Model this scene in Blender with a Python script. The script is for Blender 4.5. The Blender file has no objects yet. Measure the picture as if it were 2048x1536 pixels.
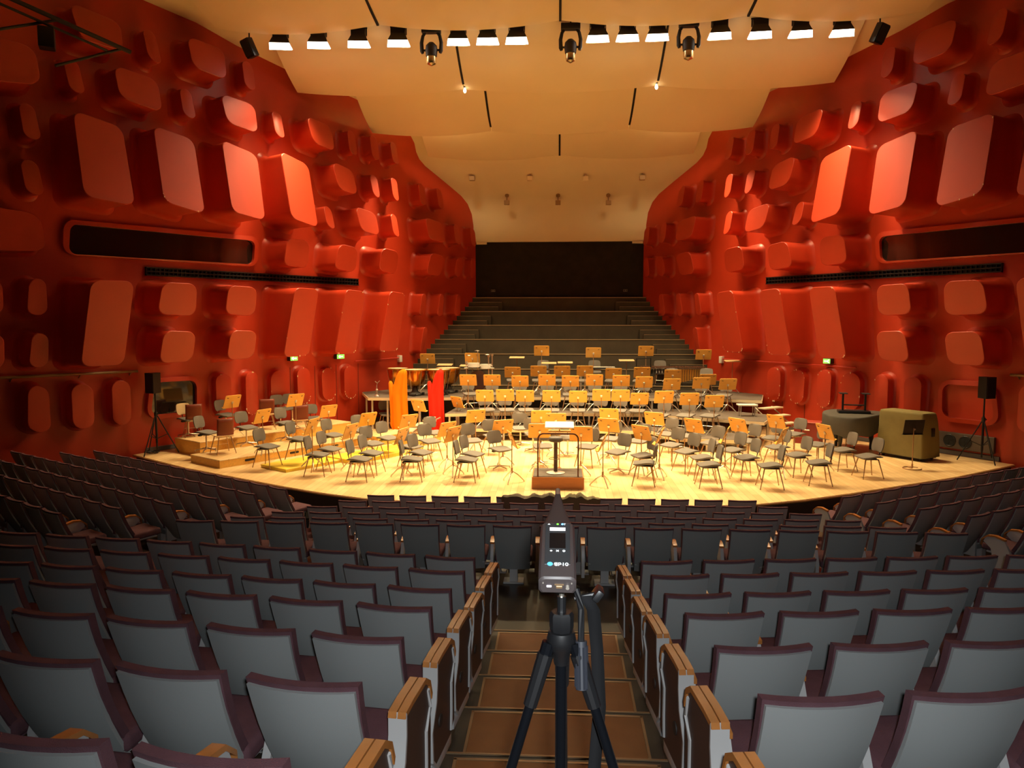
import bpy, bmesh, math, random
from mathutils import Vector, Matrix
random.seed(4)
S = bpy.context.scene
COL = S.collection
R = math.radians
SA, CA = math.sin(R(34.5)), math.cos(R(34.5))      # the side walls splay 34.5 degrees from the hall's axis

# ------------------------------------------------------------------ camera, world, exposure
YAW, PIT = R(3.55), R(4.8)
fwd = Vector((-math.sin(YAW)*math.cos(PIT), math.cos(YAW)*math.cos(PIT), -math.sin(PIT)))
cd = bpy.data.cameras.new('camera'); cam = bpy.data.objects.new('camera', cd); COL.objects.link(cam)
cam.location = (0, 0, 3.5)
cam.rotation_euler = fwd.to_track_quat('-Z', 'Y').to_euler()
cd.sensor_width = 36; cd.lens = 1500/2048*36; cd.clip_end = 200; cd.clip_start = .02
S.camera = cam
W = bpy.data.worlds.new('world'); S.world = W; W.use_nodes = True
W.node_tree.nodes['Background'].inputs[0].default_value = (.9, .55, .35, 1)
W.node_tree.nodes['Background'].inputs[1].default_value = .0
S.view_settings.view_transform = 'Standard'; S.view_settings.look = 'None'
S.view_settings.exposure = 0; S.view_settings.gamma = 1; S.view_settings.use_curve_mapping = False

def light(name, kind, loc, power, color, size=.5, aim=None, spot=None, blend=.5, sizey=None, spread=None):
    d = bpy.data.lights.new(name, kind); d.energy = power; d.color = color
    if kind == 'AREA':
        d.size = size
        if sizey: d.shape = 'RECTANGLE'; d.size_y = sizey
        if spread: d.spread = R(spread)
    else: d.shadow_soft_size = size
    if spot: d.spot_size = R(spot); d.spot_blend = blend
    o = bpy.data.objects.new(name, d); COL.objects.link(o); o.location = loc
    if aim is not None: o.rotation_euler = (Vector(aim)-Vector(loc)).to_track_quat('-Z', 'Y').to_euler()
    return o
WARM = (1, .76, .41)
FLOOD_W, FLASH_W, CENTRE_W, FRONT_FILL_W = 235, 360, 4800, 1800
# the stage floods' light (their housings are built further down), hung under the first reflector's edge
FLOODX = [-7.69, -6.62, -5.50, -4.40, -2.76, -1.96, -1.17, 1.01, 1.80, 2.59, 4.23, 5.28, 6.33, 7.40]
for i, x in enumerate(FLOODX):
    light('flood_beam', 'AREA', (x, 20.98, 11.02), FLOOD_W, WARM, .5, (x*.62, 19.6, 0), sizey=.28, spread=118)
# added spots, unseen behind the reflectors, to brighten the stage centre
for x, y, z, tx, ty in ((-2.9, 23.5, 10.5, -1.5, 18.5), (2.9, 23.5, 10.5, 1.2, 18.5), (0, 23.5, 10.5, 0, 17.6)):
    light('stage_fill', 'SPOT', (x, y, z), CENTRE_W, WARM, .12, (tx, ty, 0), 62, .9)
for s in (-1, 1):
    light('stage_fill', 'SPOT', (s*2.3, 26.05, 9.95), 700, WARM, .12, (s*2.2, 24.0, 0), 80, .8)  # further added spot, unseen, brightens the back tiers
    light('choir_fill', 'SPOT', (s*3.4, 24.6, 10.6), 1500, WARM, .2, (s*4.2, 27.6, 2.6), 105, .9)  # added for brightness on choir steps and rear walls, source unseen
# added front-of-house fill, unseen above the audience, to brighten desks and stage
for x in (-5.5, -2.2, 2.2, 5.5):
    light('front_fill', 'SPOT', (x, 10.5, 12.4), FRONT_FILL_W, WARM, .15, (x*.72, 19.6, .3), 40, .85)
# added side fill by the reflector edges, no lamp seen, lights walls from above
for s in (-1, 1):
    light('side_fill', 'AREA', (s*6.9, 22.0, 10.75), 65, WARM, 1.2, (s*9.3, 21.4, 3.6), sizey=.15, spread=58)
    light('side_fill', 'AREA', (s*4.6, 25.6, 9.8), 80, WARM, 1.0, (s*6.6, 25.3, 3.4), sizey=.15, spread=62)
# weak fill added over the wings, no lamps known there, to warm the seats
for s in (-1, 1):
    light('wing_fill', 'SPOT', (s*6.5, 14.6, 12.3), 420, WARM, .2, (s*8.2, 13.6, .3), 62, 1)
# the photographer's flash, at the camera
light('camera_flash', 'SPOT', (.05, -.03, 3.58), FLASH_W, (.93, .98, 1.0), .03, (.5, 3, 1.8), 104, 1)

# ------------------------------------------------------------------ materials
MT = {}
def mat(name, col, rough=.6, metal=0, spec=.5, emit=0, bump=0, bscale=40, var=0, vscale=6, kind=None, coat=0):
    if name in MT: return MT[name]
    m = bpy.data.materials.new(name); m.use_nodes = True; nt = m.node_tree; b = nt.nodes['Principled BSDF']
    b.inputs['Base Color'].default_value = (*col, 1); b.inputs['Roughness'].default_value = rough
    b.inputs['Metallic'].default_value = metal; b.inputs['Specular IOR Level'].default_value = spec
    if coat: b.inputs['Coat Weight'].default_value = coat; b.inputs['Coat Roughness'].default_value = .3
    if emit:
        b.inputs['Emission Color'].default_value = (*col, 1); b.inputs['Emission Strength'].default_value = emit
    tc = nt.nodes.new('ShaderNodeTexCoord')
    if var:
        n = nt.nodes.new('ShaderNodeTexNoise'); n.inputs['Scale'].default_value = vscale; n.inputs['Detail'].default_value = 5
        mx = nt.nodes.new('ShaderNodeMixRGB'); mx.blend_type = 'MULTIPLY'; mx.inputs[0].default_value = 1
        cr = nt.nodes.new('ShaderNodeValToRGB'); cr.color_ramp.elements[0].position = .3; cr.color_ramp.elements[1].position = .7
        cr.color_ramp.elements[0].color = (1-var,)*3+(1,); cr.color_ramp.elements[1].color = (1, 1, 1, 1)
        mp = nt.nodes.new('ShaderNodeMapping')
        if kind == 'grain': mp.inputs['Scale'].default_value = (1, 14, 14)
        nt.links.new(tc.outputs['Object'], mp.inputs[0]); nt.links.new(mp.outputs[0], n.inputs[0])
        nt.links.new(n.outputs[0], cr.inputs[0]); mx.inputs[1].default_value = (*col, 1)
        nt.links.new(cr.outputs[0], mx.inputs[2]); nt.links.new(mx.outputs[0], b.inputs['Base Color'])
    if bump:
        n2 = nt.nodes.new('ShaderNodeTexNoise'); n2.inputs['Scale'].default_value = bscale; n2.inputs['Detail'].default_value = 3
        bp = nt.nodes.new('ShaderNodeBump'); bp.inputs['Strength'].default_value = bump; bp.inputs['Distance'].default_value = .01
        nt.links.new(tc.outputs['Object'], n2.inputs[0]); nt.links.new(n2.outputs[0], bp.inputs['Height'])
        nt.links.new(bp.outputs[0], b.inputs['Normal'])
    MT[name] = m; return m
RED = mat('red_wall_paint', (.49, .037, .009), .45, spec=.5, coat=.22, bump=.12, bscale=60, var=.07, vscale=2)
CREAM = mat('cream_plaster', (.82, .68, .42), .7, spec=.25, var=.04, vscale=.7)
def stage_wood():
    m = mat('stage_oak', (.80, .56, .27), .38, spec=.4); nt = m.node_tree; b = nt.nodes['Principled BSDF']
    tc = nt.nodes.new('ShaderNodeTexCoord'); mp = nt.nodes.new('ShaderNodeMapping'); mp.inputs['Rotation'].default_value = (0, 0, R(90))
    br = nt.nodes.new('ShaderNodeTexBrick'); br.inputs['Scale'].default_value = 1; br.inputs['Brick Width'].default_value = 1.6
    br.inputs['Row Height'].default_value = .14; br.inputs['Mortar Size'].default_value = .003
    br.inputs['Color1'].default_value = (.84, .60, .30, 1); br.inputs['Color2'].default_value = (.70, .46, .20, 1)
    br.inputs['Mortar'].default_value = (.40, .24, .10, 1)
    nt.links.new(tc.outputs['Object'], mp.inputs[0]); nt.links.new(mp.outputs[0], br.inputs[0]); nt.links.new(br.outputs[0], b.inputs['Base Color'])
    return m
OAK = stage_wood()
RISERWOOD = mat('riser_birch', (.85, .48, .10), .45, var=.15, vscale=2, kind='grain')
YELLOWWOOD = mat('yellow_varnished_board', (.86, .62, .06), .4, var=.1, vscale=2, kind='grain')
DESKWOOD = mat('orange_beech_desk', (.86, .46, .09), .4, spec=.4, var=.08, vscale=3, kind='grain')
TANWOOD = mat('pale_tan_desk', (.80, .55, .26), .5)
GREYFAB = mat('grey_wool', (.19, .17, .148), .95, spec=.1, bump=.3, bscale=220)
BEIGEFAB = mat('beige_fabric', (.72, .55, .30), .9, spec=.1)
CHROME = mat('chrome', (.75, .68, .58), .28, metal=.9)
LEGM = mat('bronze_lacquered_tube', (.42, .24, .12), .4, metal=.4)
GALV = mat('galvanised_steel', (.55, .50, .44), .45, metal=.6)
DARKMECH = mat('black_mechanism', (.03, .025, .022), .6)
BLACK = mat('black_plastic', (.007, .007, .008), .42)
BLACKM = mat('black_anodised_tube', (.004, .0045, .006), .2, spec=.6)
SPKM = mat('black_speaker_grille', (.012, .011, .010), .8)
BROWNPLY = mat('brown_plywood', (.20, .035, .012), .45)
DECK = mat('grey_deck_carpet', (.13, .10, .075), .85, bump=.3, bscale=150, var=.15, vscale=3)
DECKEDGE = mat('aluminium_deck_edge', (.75, .62, .42), .5, metal=.2)
CHOIR = mat('dark_grey_choir_carpet', (.095, .076, .052), .95, spec=.1, bump=.2, bscale=120, var=.2, vscale=2)
NOSE = mat('brass_step_nosing', (.42, .30, .16), .5, metal=.4)
REARW = mat('black_rear_wall', (.034, .026, .018), .9, spec=.1, var=.3, vscale=3)
SHELL = mat('grey_seat_shell', (.35, .37, .37), .42, spec=.35, bump=.05, bscale=200)
MAROON = mat('maroon_seat_fabric', (.155, .075, .09), .95, spec=.1, bump=.35, bscale=260, var=.2, vscale=9)
ARMW = mat('orange_armrest_wood', (.52, .20, .05), .3, spec=.5, var=.2, vscale=8)
SEATMET = mat('grey_seat_casting', (.50, .50, .50), .35, spec=.5)
ENDW = mat('brown_end_panel', (.085, .045, .03), .55, var=.15, vscale=4)
FLOORD = mat('dark_hall_floor', (.045, .03, .018), .35, spec=.4, var=.2, vscale=2)
TREADC = mat('brown_tread_carpet', (.27, .105, .028), .7, bump=.2, bscale=200, var=.12, vscale=8)
TREADB = mat('black_tread_border', (.03, .026, .022), .5)
BRASS = mat('brass_trim', (.30, .19, .10), .5, metal=.5)
COPPER = mat('polished_copper', (.62, .25, .04), .25, metal=1)
GOLD = mat('gold_resonator', (.75, .45, .10), .3, metal=.9)
SKIN = mat('drum_skin', (.80, .66, .42), .6)
WHITE = mat('white_paint', (.80, .76, .66), .5)
ORANGEC = mat('orange_cloth', (.90, .235, .005), .85, spec=.15)
REDC = mat('red_cloth', (.75, .03, .012), .85, spec=.15)
OLIVE = mat('olive_canvas', (.20, .16, .06), .8, spec=.2, var=.15, vscale=3)
GREYC = mat('grey_piano_cover', (.085, .078, .065), .85, spec=.2, var=.12, vscale=4)
GLASS = mat('dark_booth_glass', (.012, .010, .008), .06, spec=.8)
LAMPF = mat('lit_flood_glass', (1, .93, .78), emit=9)
BULBM = mat('lit_bulb', (1, .85, .55), emit=6)
STEPL = mat('lit_step_lamp', (1, .72, .35), emit=6)
GREENE = mat('green_exit_panel', (.25, .8, .12), emit=1.0)
WHITEE = mat('white_exit_symbol', (1, .95, .7), emit=2.0)

# ------------------------------------------------------------------ mesh helpers
def BM(): return bmesh.new()
def box(bm, c, s, rot=None, bev=0, seg=2):
    r = bmesh.ops.create_cube(bm, size=1)
    vs = r['verts']
    bmesh.ops.scale(bm, vec=Vector(s), verts=vs)
    if bev:
        es = list({e for v in vs for e in v.link_edges})
        rr = bmesh.ops.bevel(bm, geom=es, offset=bev, segments=seg, affect='EDGES', profile=.6)
        vs = list({v for f in rr['faces'] for v in f.verts} | {v for v in vs if v.is_valid})
    M = Matrix.Translation(Vector(c))
    if rot is not None: M = M @ (rot if isinstance(rot, Matrix) else Matrix.Rotation(rot, 4, 'Z'))
    bmesh.ops.transform(bm, matrix=M, verts=vs)
    return vs
def tube(bm, p0, p1, r0, r1=None, n=8, cap=True):
    p0, p1 = Vector(p0), Vector(p1); r1 = r0 if r1 is None else r1
    d = p1-p0; q = d.to_track_quat('Z', 'Y').to_matrix()
    a = [[bm.verts.new(p + q @ Vector((math.cos(2*math.pi*i/n)*r, math.sin(2*math.pi*i/n)*r, 0))) for i in range(n)] for p, r in ((p0, r0), (p1, r1))]
    for i in range(n): bm.faces.new((a[0][i], a[0][(i+1) % n], a[1][(i+1) % n], a[1][i]))
    if cap: bm.faces.new(a[0][::-1]); bm.faces.new(a[1])
def path(bm, pts, r, n=8):
    pts = [Vector(p) for p in pts]; rings = []
    for i, p in enumerate(pts):
        d = (pts[min(i+1, len(pts)-1)]-pts[max(i-1, 0)]).normalized()
        q = d.to_track_quat('Z', 'Y').to_matrix(); rr = r[i] if isinstance(r, (list, tuple)) else r
        rings.append([bm.verts.new(p + q @ Vector((math.cos(2*math.pi*k/n)*rr, math.sin(2*math.pi*k/n)*rr, 0))) for k in range(n)])
    for a, b in zip(rings, rings[1:]):
        # pick the best index shift so the skin does not twist
        sh = min(range(n), key=lambda s: (a[0].co-b[s].co).length)
        for k in range(n): bm.faces.new((a[k], a[(k+1) % n], b[(k+1+sh) % n], b[(k+sh) % n]))
    bm.faces.new(rings[0][::-1]); bm.faces.new(rings[-1])
def lathe(bm, prof, n=20, c=(0, 0, 0)):
    c = Vector(c); rings = []
    for r, z in prof:
        rings.append([bm.verts.new(c+Vector((r*math.cos(2*math.pi*i/n), r*math.sin(2*math.pi*i/n), z))) for i in range(n)] if r > 1e-4 else [bm.verts.new(c+Vector((0, 0, z)))])
    for a, b in zip(rings, rings[1:]):
        for i in range(n):
            j = (i+1) % n
            if len(a) == 1 and len(b) == 1: continue
            if len(a) == 1: bm.faces.new((a[0], b[j], b[i]))
            elif len(b) == 1: bm.faces.new((a[i], a[j], b[0]))
            else: bm.faces.new((a[i], a[j], b[j], b[i]))
def prism(bm, pts, z0, z1):
    """vertical prism over a polygon of (x, y)"""
    a = [bm.verts.new((x, y, z0)) for x, y in pts]; b = [bm.verts.new((x, y, z1)) for x, y in pts]
    n = len(pts)
    bm.faces.new(a[::-1]); bm.faces.new(b)
    for i in range(n): bm.faces.new((a[i], a[(i+1) % n], b[(i+1) % n], b[i]))
def extr(bm, pts, axis, d0, d1):
    """prism of a closed polygon in the plane across axis ('x' -> pts are (y, z))"""
    f = (lambda p, d: (d, p[0], p[1])) if axis == 'x' else (lambda p, d: (p[0], d, p[1]))
    a = [bm.verts.new(f(p, d0)) for p in pts]; b = [bm.verts.new(f(p, d1)) for p in pts]; n = len(pts)
    bm.faces.new(a[::-1]); bm.faces.new(b)
    for i in range(n): bm.faces.new((a[i], a[(i+1) % n], b[(i+1) % n], b[i]))
def sheet(bm, rings, closed=False, thick=0):
    g = [[bm.verts.new(p) for p in r] for r in rings]
    for a, b in zip(g, g[1:]):
        m = len(a)
        for i in range(m if closed else m-1): bm.faces.new((a[i], a[(i+1) % m], b[(i+1) % m], b[i]))
    return g
def me(name, bm, m, smooth=True, ang=35):
    bmesh.ops.remove_doubles(bm, verts=bm.verts, dist=1e-5)
    bmesh.ops.recalc_face_normals(bm, faces=bm.faces)
    d = bpy.data.meshes.new(name); bm.to_mesh(d); bm.free()
    d.materials.append(m)
    if smooth:
        for p in d.polygons: p.use_smooth = True
        d.set_sharp_from_angle(angle=R(ang))
    return d
def put(name, d, parent=None, loc=None, rz=None):
    o = bpy.data.objects.new(name, d); COL.objects.link(o); o.parent = parent
    if loc: o.location = loc
    if rz is not None: o.rotation_euler = (0, 0, rz)
    return o
def obj(name, bm, m, parent=None, smooth=True, ang=35): return put(name, me(name, bm, m, smooth, ang), parent)
def tag(o, label, cat, group=None):
    o['label'] = label; o['category'] = cat
    if group: o['group'] = group
    return o
def thing(name, label, cat, loc=(0, 0, 0), rz=0, group=None):
    o = bpy.data.objects.new(name, None); COL.objects.link(o); o.location = loc; o.rotation_euler = (0, 0, rz)
    o.empty_display_size = .1
    return tag(o, label, cat, group)
def struct(name, bm, m, smooth=False): o = obj(name, bm, m, None, smooth); o['kind'] = 'structure'; return o
def dup(root, loc, rz, label, group=None):
    r = root.copy(); COL.objects.link(r); r.location = loc; r.rotation_euler = (0, 0, rz); r['label'] = label
    if group: r['group'] = group
    for ch in root.children:
        c = ch.copy(); COL.objects.link(c); c.parent = r
        for g in ch.children:
            k = g.copy(); COL.objects.link(k); k.parent = c
    return r
ORD = ['first', 'second', 'third', 'fourth', 'fifth', 'sixth', 'seventh', 'eighth', 'ninth', 'tenth', 'eleventh', 'twelfth', 'thirteenth', 'fourteenth', 'fifteenth', 'sixteenth', 'seventeenth', 'eighteenth', 'nineteenth']

BLOCKS = [[[[-1.51, 10.89], [-0.36, 10.77], [-0.42, 10.01], [-1.41, 10.04]], 0.75, 1.0, 0.28], [[[0.31, 10.9], [0.62, 10.9], [0.69, 10.02], [0.33, 10.13]], 0.5, 0.7, 0.98], [[[1.38, 10.97], [2.44, 10.91], [2.39, 10.04], [1.41, 10.15]], 0.7, 0.9, 0.28], [[[3.1, 10.88], [3.45, 10.83], [3.47, 10.03], [3.12, 10.12]], 0.5, 0.6, 0.98], [[[-3.38, 9.69], [-2.28, 9.65], [-2.26, 8.79], [-3.5, 8.62]], 0.75, 0.95, 0.28], [[[-1.61, 9.65], [-1.28, 9.67], [-1.21, 8.86], [-1.56, 8.89]], 0.5, 0.7, 0.98], [[[-0.59, 9.7], [0.49, 9.61], [0.5, 8.77], [-0.56, 8.9]], 0.8, 1.0, 0.28], [[[1.23, 9.67], [1.54, 9.65], [1.61, 8.86], [1.24, 8.92]], 0.5, 0.65, 0.98], [[[2.23, 9.69], [3.29, 9.6], [3.28, 8.78], [2.32, 8.9]], 0.8, 0.95, 0.28], [[[4.04, 9.68], [4.36, 9.66], [4.39, 8.86], [4.05, 8.97]], 0.5, 0.65, 0.98], [[[5.05, 9.68], [5.96, 9.54], [6.0, 8.76], [5.17, 8.89]], 0.8, 0.95, 0.28], [[[6.85, 9.68], [7.14, 9.64], [7.2, 8.86], [6.87, 8.93]], 0.5, 0.6, 0.98], [[[7.8, 9.71], [8.11, 9.67], [8.16, 8.86], [7.83, 8.93]], 0.5, 0.6, 0.98], [[[8.71, 9.65], [8.99, 9.6], [9.05, 8.87], [8.75, 8.94]], 0.5, 0.6, 0.98], [[[-2.59, 8.43], [-2.27, 8.43], [-2.19, 7.61], [-2.56, 7.63]], 0.5, 0.65, 0.98], [[[-1.65, 8.38], [-0.53, 8.2], [-0.48, 6.28], [-1.66, 6.36]], 1.0, 1.4, 0.2], [[[0.23, 8.41], [1.31, 8.24], [1.33, 6.28], [0.22, 6.48]], 1.0, 1.4, 0.2], [[[2.1, 8.4], [3.19, 8.17], [3.13, 6.3], [2.1, 6.44]], 1.0, 1.4, 0.2], [[[3.96, 8.42], [4.93, 8.17], [4.94, 6.28], [3.99, 6.47]], 1.0, 1.4, 0.2], [[[5.9, 8.46], [6.75, 8.29], [6.83, 7.52], [6.07, 7.62]], 0.9, 1.0, 0.28], [[[7.71, 8.41], [8.06, 8.35], [8.11, 7.6], [7.8, 7.7]], 0.55, 0.65, 0.98], [[[8.67, 8.44], [8.97, 8.37], [8.98, 7.59], [8.7, 7.71]], 0.55, 0.65, 0.98], [[[10.04, 8.46], [10.34, 8.38], [10.41, 7.63], [10.11, 7.72]], 0.5, 0.55, 0.98], [[[10.97, 8.43], [11.28, 8.31], [11.36, 7.6], [11.06, 7.69]], 0.5, 0.55, 0.98], [[[-2.62, 7.16], [-2.26, 7.18], [-2.19, 6.37], [-2.58, 6.39]], 0.5, 0.65, 0.98], [[[5.77, 7.13], [6.06, 7.07], [6.12, 6.36], [5.79, 6.47]], 0.6, 0.75, 0.98], [[[6.76, 7.18], [7.63, 7.04], [7.7, 6.31], [6.91, 6.41]], 0.95, 1.05, 0.28], [[[8.6, 7.2], [8.88, 7.13], [8.89, 6.35], [8.59, 6.47]], 0.6, 0.75, 0.98], [[[10.02, 7.19], [10.95, 7.06], [10.97, 6.33], [10.14, 6.42]], 0.85, 0.95, 0.28], [[[11.9, 7.2], [12.18, 7.12], [12.21, 6.38], [11.9, 6.46]], 0.5, 0.6, 0.98], [[[12.91, 7.19], [13.2, 7.06], [13.23, 6.38], [12.93, 6.48]], 0.45, 0.5, 0.98], [[[-3.74, 6.04], [-2.34, 5.95], [-2.22, 5.11], [-3.74, 5.03]], 0.7, 0.7, 0.28], [[[4.05, 5.93], [4.85, 5.9], [4.87, 5.09], [4.0, 5.13]], 1.1, 0.95, 0.28], [[[5.97, 5.92], [6.71, 5.84], [6.72, 5.06], [5.85, 5.14]], 1.1, 0.95, 0.28], [[[7.83, 5.94], [8.6, 5.87], [8.61, 5.09], [7.81, 5.19]], 1.0, 0.85, 0.28], [[[10.26, 5.96], [10.99, 5.88], [10.9, 5.12], [10.17, 5.19]], 0.9, 0.75, 0.28], [[[12.06, 5.97], [12.49, 5.89], [12.37, 5.16], [11.97, 5.25]], 0.55, 0.45, 0.98], [[[12.99, 5.98], [13.26, 5.92], [13.25, 5.18], [13.01, 5.25]], 0.45, 0.35, 0.98], [[[-2.67, 4.45], [-2.32, 4.48], [-2.29, 3.63], [-2.74, 3.63]], 0.8, 0.75, 0.98], [[[-2.66, 3.24], [-2.31, 3.2], [-2.33, 2.42], [-2.74, 2.43]], 0.8, 0.7, 0.98], [[[-1.67, 4.45], [-0.67, 4.46], [-0.85, 2.42], [-1.85, 2.42]], 1.6, 1.25, 0.22], [[[0.24, 4.49], [1.18, 4.48], [1.19, 3.63], [0.15, 3.67]], 1.15, 1.0, 0.28], [[[2.08, 4.48], [2.98, 4.45], [2.97, 3.64], [2.04, 3.68]], 1.15, 1.0, 0.28], [[[0.23, 3.26], [1.11, 3.22], [1.05, 2.43], [0.14, 2.41]], 1.15, 1.0, 0.28], [[[2.11, 3.25], [2.94, 3.22], [2.9, 2.45], [2.04, 2.42]], 1.15, 1.0, 0.28], [[[-3.53, 4.39], [-3.19, 4.38], [-3.19, 3.66], [-3.59, 3.65]], 0.8, 0.75, 0.98], [[[-3.55, 3.22], [-3.22, 3.19], [-3.23, 2.46], [-3.61, 2.47]], 0.8, 0.75, 0.98], [[[3.98, 4.47], [4.84, 4.46], [4.72, 2.44], [3.81, 2.44]], 1.5, 1.1, 0.22], [[[5.9, 4.49], [6.69, 4.44], [6.64, 2.45], [5.77, 2.45]], 1.45, 1.0, 0.22], [[[7.93, 4.5], [8.64, 4.44], [8.59, 2.47], [7.72, 2.46]], 1.25, 0.9, 0.22], [[[10.11, 4.51], [10.34, 4.46], [10.28, 3.7], [10.02, 3.72]], 0.6, 0.5, 0.98], [[[11.05, 4.54], [11.27, 4.47], [11.23, 3.67], [10.96, 3.71]], 0.6, 0.5, 0.98], [[[11.97, 4.53], [12.19, 4.5], [12.24, 3.69], [11.9, 3.71]], 0.6, 0.5, 0.98], [[[10.17, 3.3], [10.38, 3.25], [10.31, 2.29], [10.08, 2.34]], 0.6, 0.45, 0.98], [[[-2.72, 2.01], [-2.29, 1.97], [-2.26, 0.85], [-2.76, 0.93]], 0.55, 0.5, 0.98], [[[-1.76, 1.98], [-1.25, 1.95], [-1.24, 0.83], [-1.74, 0.86]], 0.45, 0.4, 0.98], [[[-0.79, 2.0], [-0.33, 1.99], [-0.3, 0.84], [-0.77, 0.85]], 0.4, 0.35, 0.98], [[[2.11, 2.0], [2.6, 1.99], [2.59, 0.75], [2.14, 0.77]], 0.3, 0.25, 0.98], [[[3.06, 2.01], [3.47, 2.0], [3.46, 0.71], [3.08, 0.73]], 0.3, 0.25, 0.98], [[[3.94, 2.0], [4.58, 1.99], [4.57, 0.88], [3.96, 0.89]], 0.25, 0.22, 0.98], [[[4.89, 2.03], [5.38, 2.03], [5.41, 0.87], [4.94, 0.88]], 0.25, 0.22, 0.98], [[[5.83, 1.99], [6.4, 1.98], [6.41, 0.9], [5.89, 0.91]], 0.25, 0.22, 0.98], [[[6.75, 2.01], [7.28, 2.0], [7.31, 0.89], [6.79, 0.9]], 0.25, 0.22, 0.98]]
WIN1_OUT = [[-1.61, 5.96], [3.75, 6.0], [3.67, 5.11], [-1.67, 5.11]]
WIN1_IN = [[-1.47, 5.86], [3.61, 5.87], [3.54, 5.17], [-1.54, 5.13]]
WIN2_OUT = [[0.34, 1.98], [1.75, 1.97], [1.71, 0.87], [0.18, 0.87]]
WIN2_IN = [[0.44, 1.86], [1.63, 1.85], [1.6, 0.98], [0.3, 0.98]]
VENT = [[0.36, 4.93], [7.58, 4.97], [7.58, 4.72], [0.38, 4.7]]
RAIL = [[-3.14, 2.21], [-0.01, 2.19]]
RAIL2 = [[7.57, 2.14], [9.38, 2.17]]
EXITS = [[[4.7, 2.43], [4.98, 2.42], [4.98, 2.23], [4.7, 2.24]], [[6.51, 2.39], [6.83, 2.38], [6.82, 2.25], [6.51, 2.26]], [[5.25, 2.36], [4.99, 2.37], [4.99, 2.24], [5.25, 2.22]]]
SEAMS = [[4.81, 2.04], [5.75, 2.05], [6.62, 2.04], [7.56, 2.03]]
SEAMSR = [[6.85, 2.0], [5.99, 2.05], [4.1, 2.1]]
CHAIRS = [["front row left of podium", "leg", -5.49, 16.58, 0, None], ["front row left of podium", "leg", -4.38, 16.09, 0, None], ["front row left of podium", "leg", -3.23, 16.16, 0, None], ["front row left of podium", "leg", -2.02, 16.18, 0, None], ["second row left of podium", "leg", -5.43, 17.32, 0, None], ["second row left of podium", "leg", -4.31, 16.85, 0, None], ["second row left of podium", "leg", -3.19, 16.99, 0, None], ["second row left of podium", "leg", -1.97, 16.87, 0, None], ["third row left of podium", "leg", -4.62, 18.18, 0, None], ["third row left of podium", "leg", -3.57, 17.8, 0, None], ["third row left of podium", "leg", -3.26, 18.65, 0, None], ["third row left of podium", "leg", -2.21, 18.8, 0, None], ["third row left of podium", "swivel", -1.39, 17.58, 0, None], ["back group left of podium", "leg", -6.01, 19.49, 0, None], ["back group left of podium", "leg", -5.45, 20.35, 0, None], ["back group left of podium", "leg", -4.43, 19.07, 0, None], ["back group left of podium", "leg", -3.37, 20.1, 0, None], ["back group left of podium", "leg", -1.73, 19.58, 0, None], ["back group left of podium", "swivel", -1.07, 21.11, 0, None], ["back group left of podium", "swivel", -0.67, 20.0, 0, None], ["back group left of podium", "leg", -5.6, 24.06, 0, None], ["upper wooden riser at left", "beige", -10.03, 19.63, 0.38, None], ["upper wooden riser at left", "swivel", -9.4, 20.55, 0.38, None], ["upper wooden riser at left", "swivel", -8.38, 22.03, 0.38, None], ["upper wooden riser at left", "swivel", -8.14, 22.39, 0.38, None], ["upper wooden riser at left ", "wood", -9.89, 19.63, 0.38, None], ["upper wooden riser at left ", "wood", -8.42, 21.06, 0.38, None], ["lower wooden riser at left", "swivel", -8.95, 18.42, 0.2, None], ["lower wooden riser at left", "swivel", -8.3, 19.36, 0.2, None], ["lower wooden riser at left", "swivel", -7.58, 20.29, 0.2, None], ["lower wooden riser at left", "leg", -6.25, 17.53, 0.2, None], ["lower wooden riser at left ", "wood", -8.37, 18.11, 0.2, None], ["lower wooden riser at left ", "wood", -7.47, 21.16, 0.2, None], ["yellow riser at left", "leg", -6.87, 17.12, 0.08, None], ["floor by the left wall", "leg", -7.66, 22.91, 0, None], ["front row right of podium", "leg", 1.86, 16.01, 0, None], ["front row right of podium", "leg", 3.21, 15.92, 0, None], ["front row right of podium", "leg", 4.48, 15.89, 0, None], ["front row right of podium", "leg", 5.61, 16.3, 0, None], ["front row right of podium", "leg", 6.97, 17.1, 0, None], ["second row right of podium", "leg", 1.94, 16.92, 0, None], ["second row right of podium", "leg", 3.22, 16.75, 0, None], ["second row right of podium", "leg", 4.21, 16.81, 0, None], ["second row right of podium", "leg", 5.45, 17.2, 0, None], ["third row right of podium", "leg", 0.72, 18.06, 0, None], ["third row right of podium", "swivel", 1.4, 17.34, 0, None], ["third row right of podium", "leg", 2.8, 18.41, 0, None], ["third row right of podium", "leg", 3.01, 17.51, 0, None], ["third row right of podium", "leg", 4.13, 17.78, 0, None], ["third row right of podium", "leg", 5.3, 18.27, 0, None], ["third row right of podium", "leg", 6.4, 18.71, 0, None], ["third row right of podium", "leg", 6.73, 17.94, 0, None], ["back group right of podium", "swivel", -0.38, 18.07, 0, None], ["back group right of podium", "swivel", 0.25, 19.45, 0, None], ["back group right of podium", "swivel", 1.37, 19.35, 0, None], ["back group right of podium", "leg", 2.06, 18.98, 0, None], ["back group right of podium", "leg", 2.94, 20.22, 0, None], ["back group right of podium", "leg", 3.42, 19.9, 0, None], ["back group right of podium", "leg", 3.85, 18.78, 0, None], ["back group right of podium", "leg", 4.83, 19.16, 0, None], ["back group right of podium", "leg", 5.59, 19.69, 0, None], ["back group right of podium", "leg", 6.36, 20.43, 0, None]]
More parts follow.
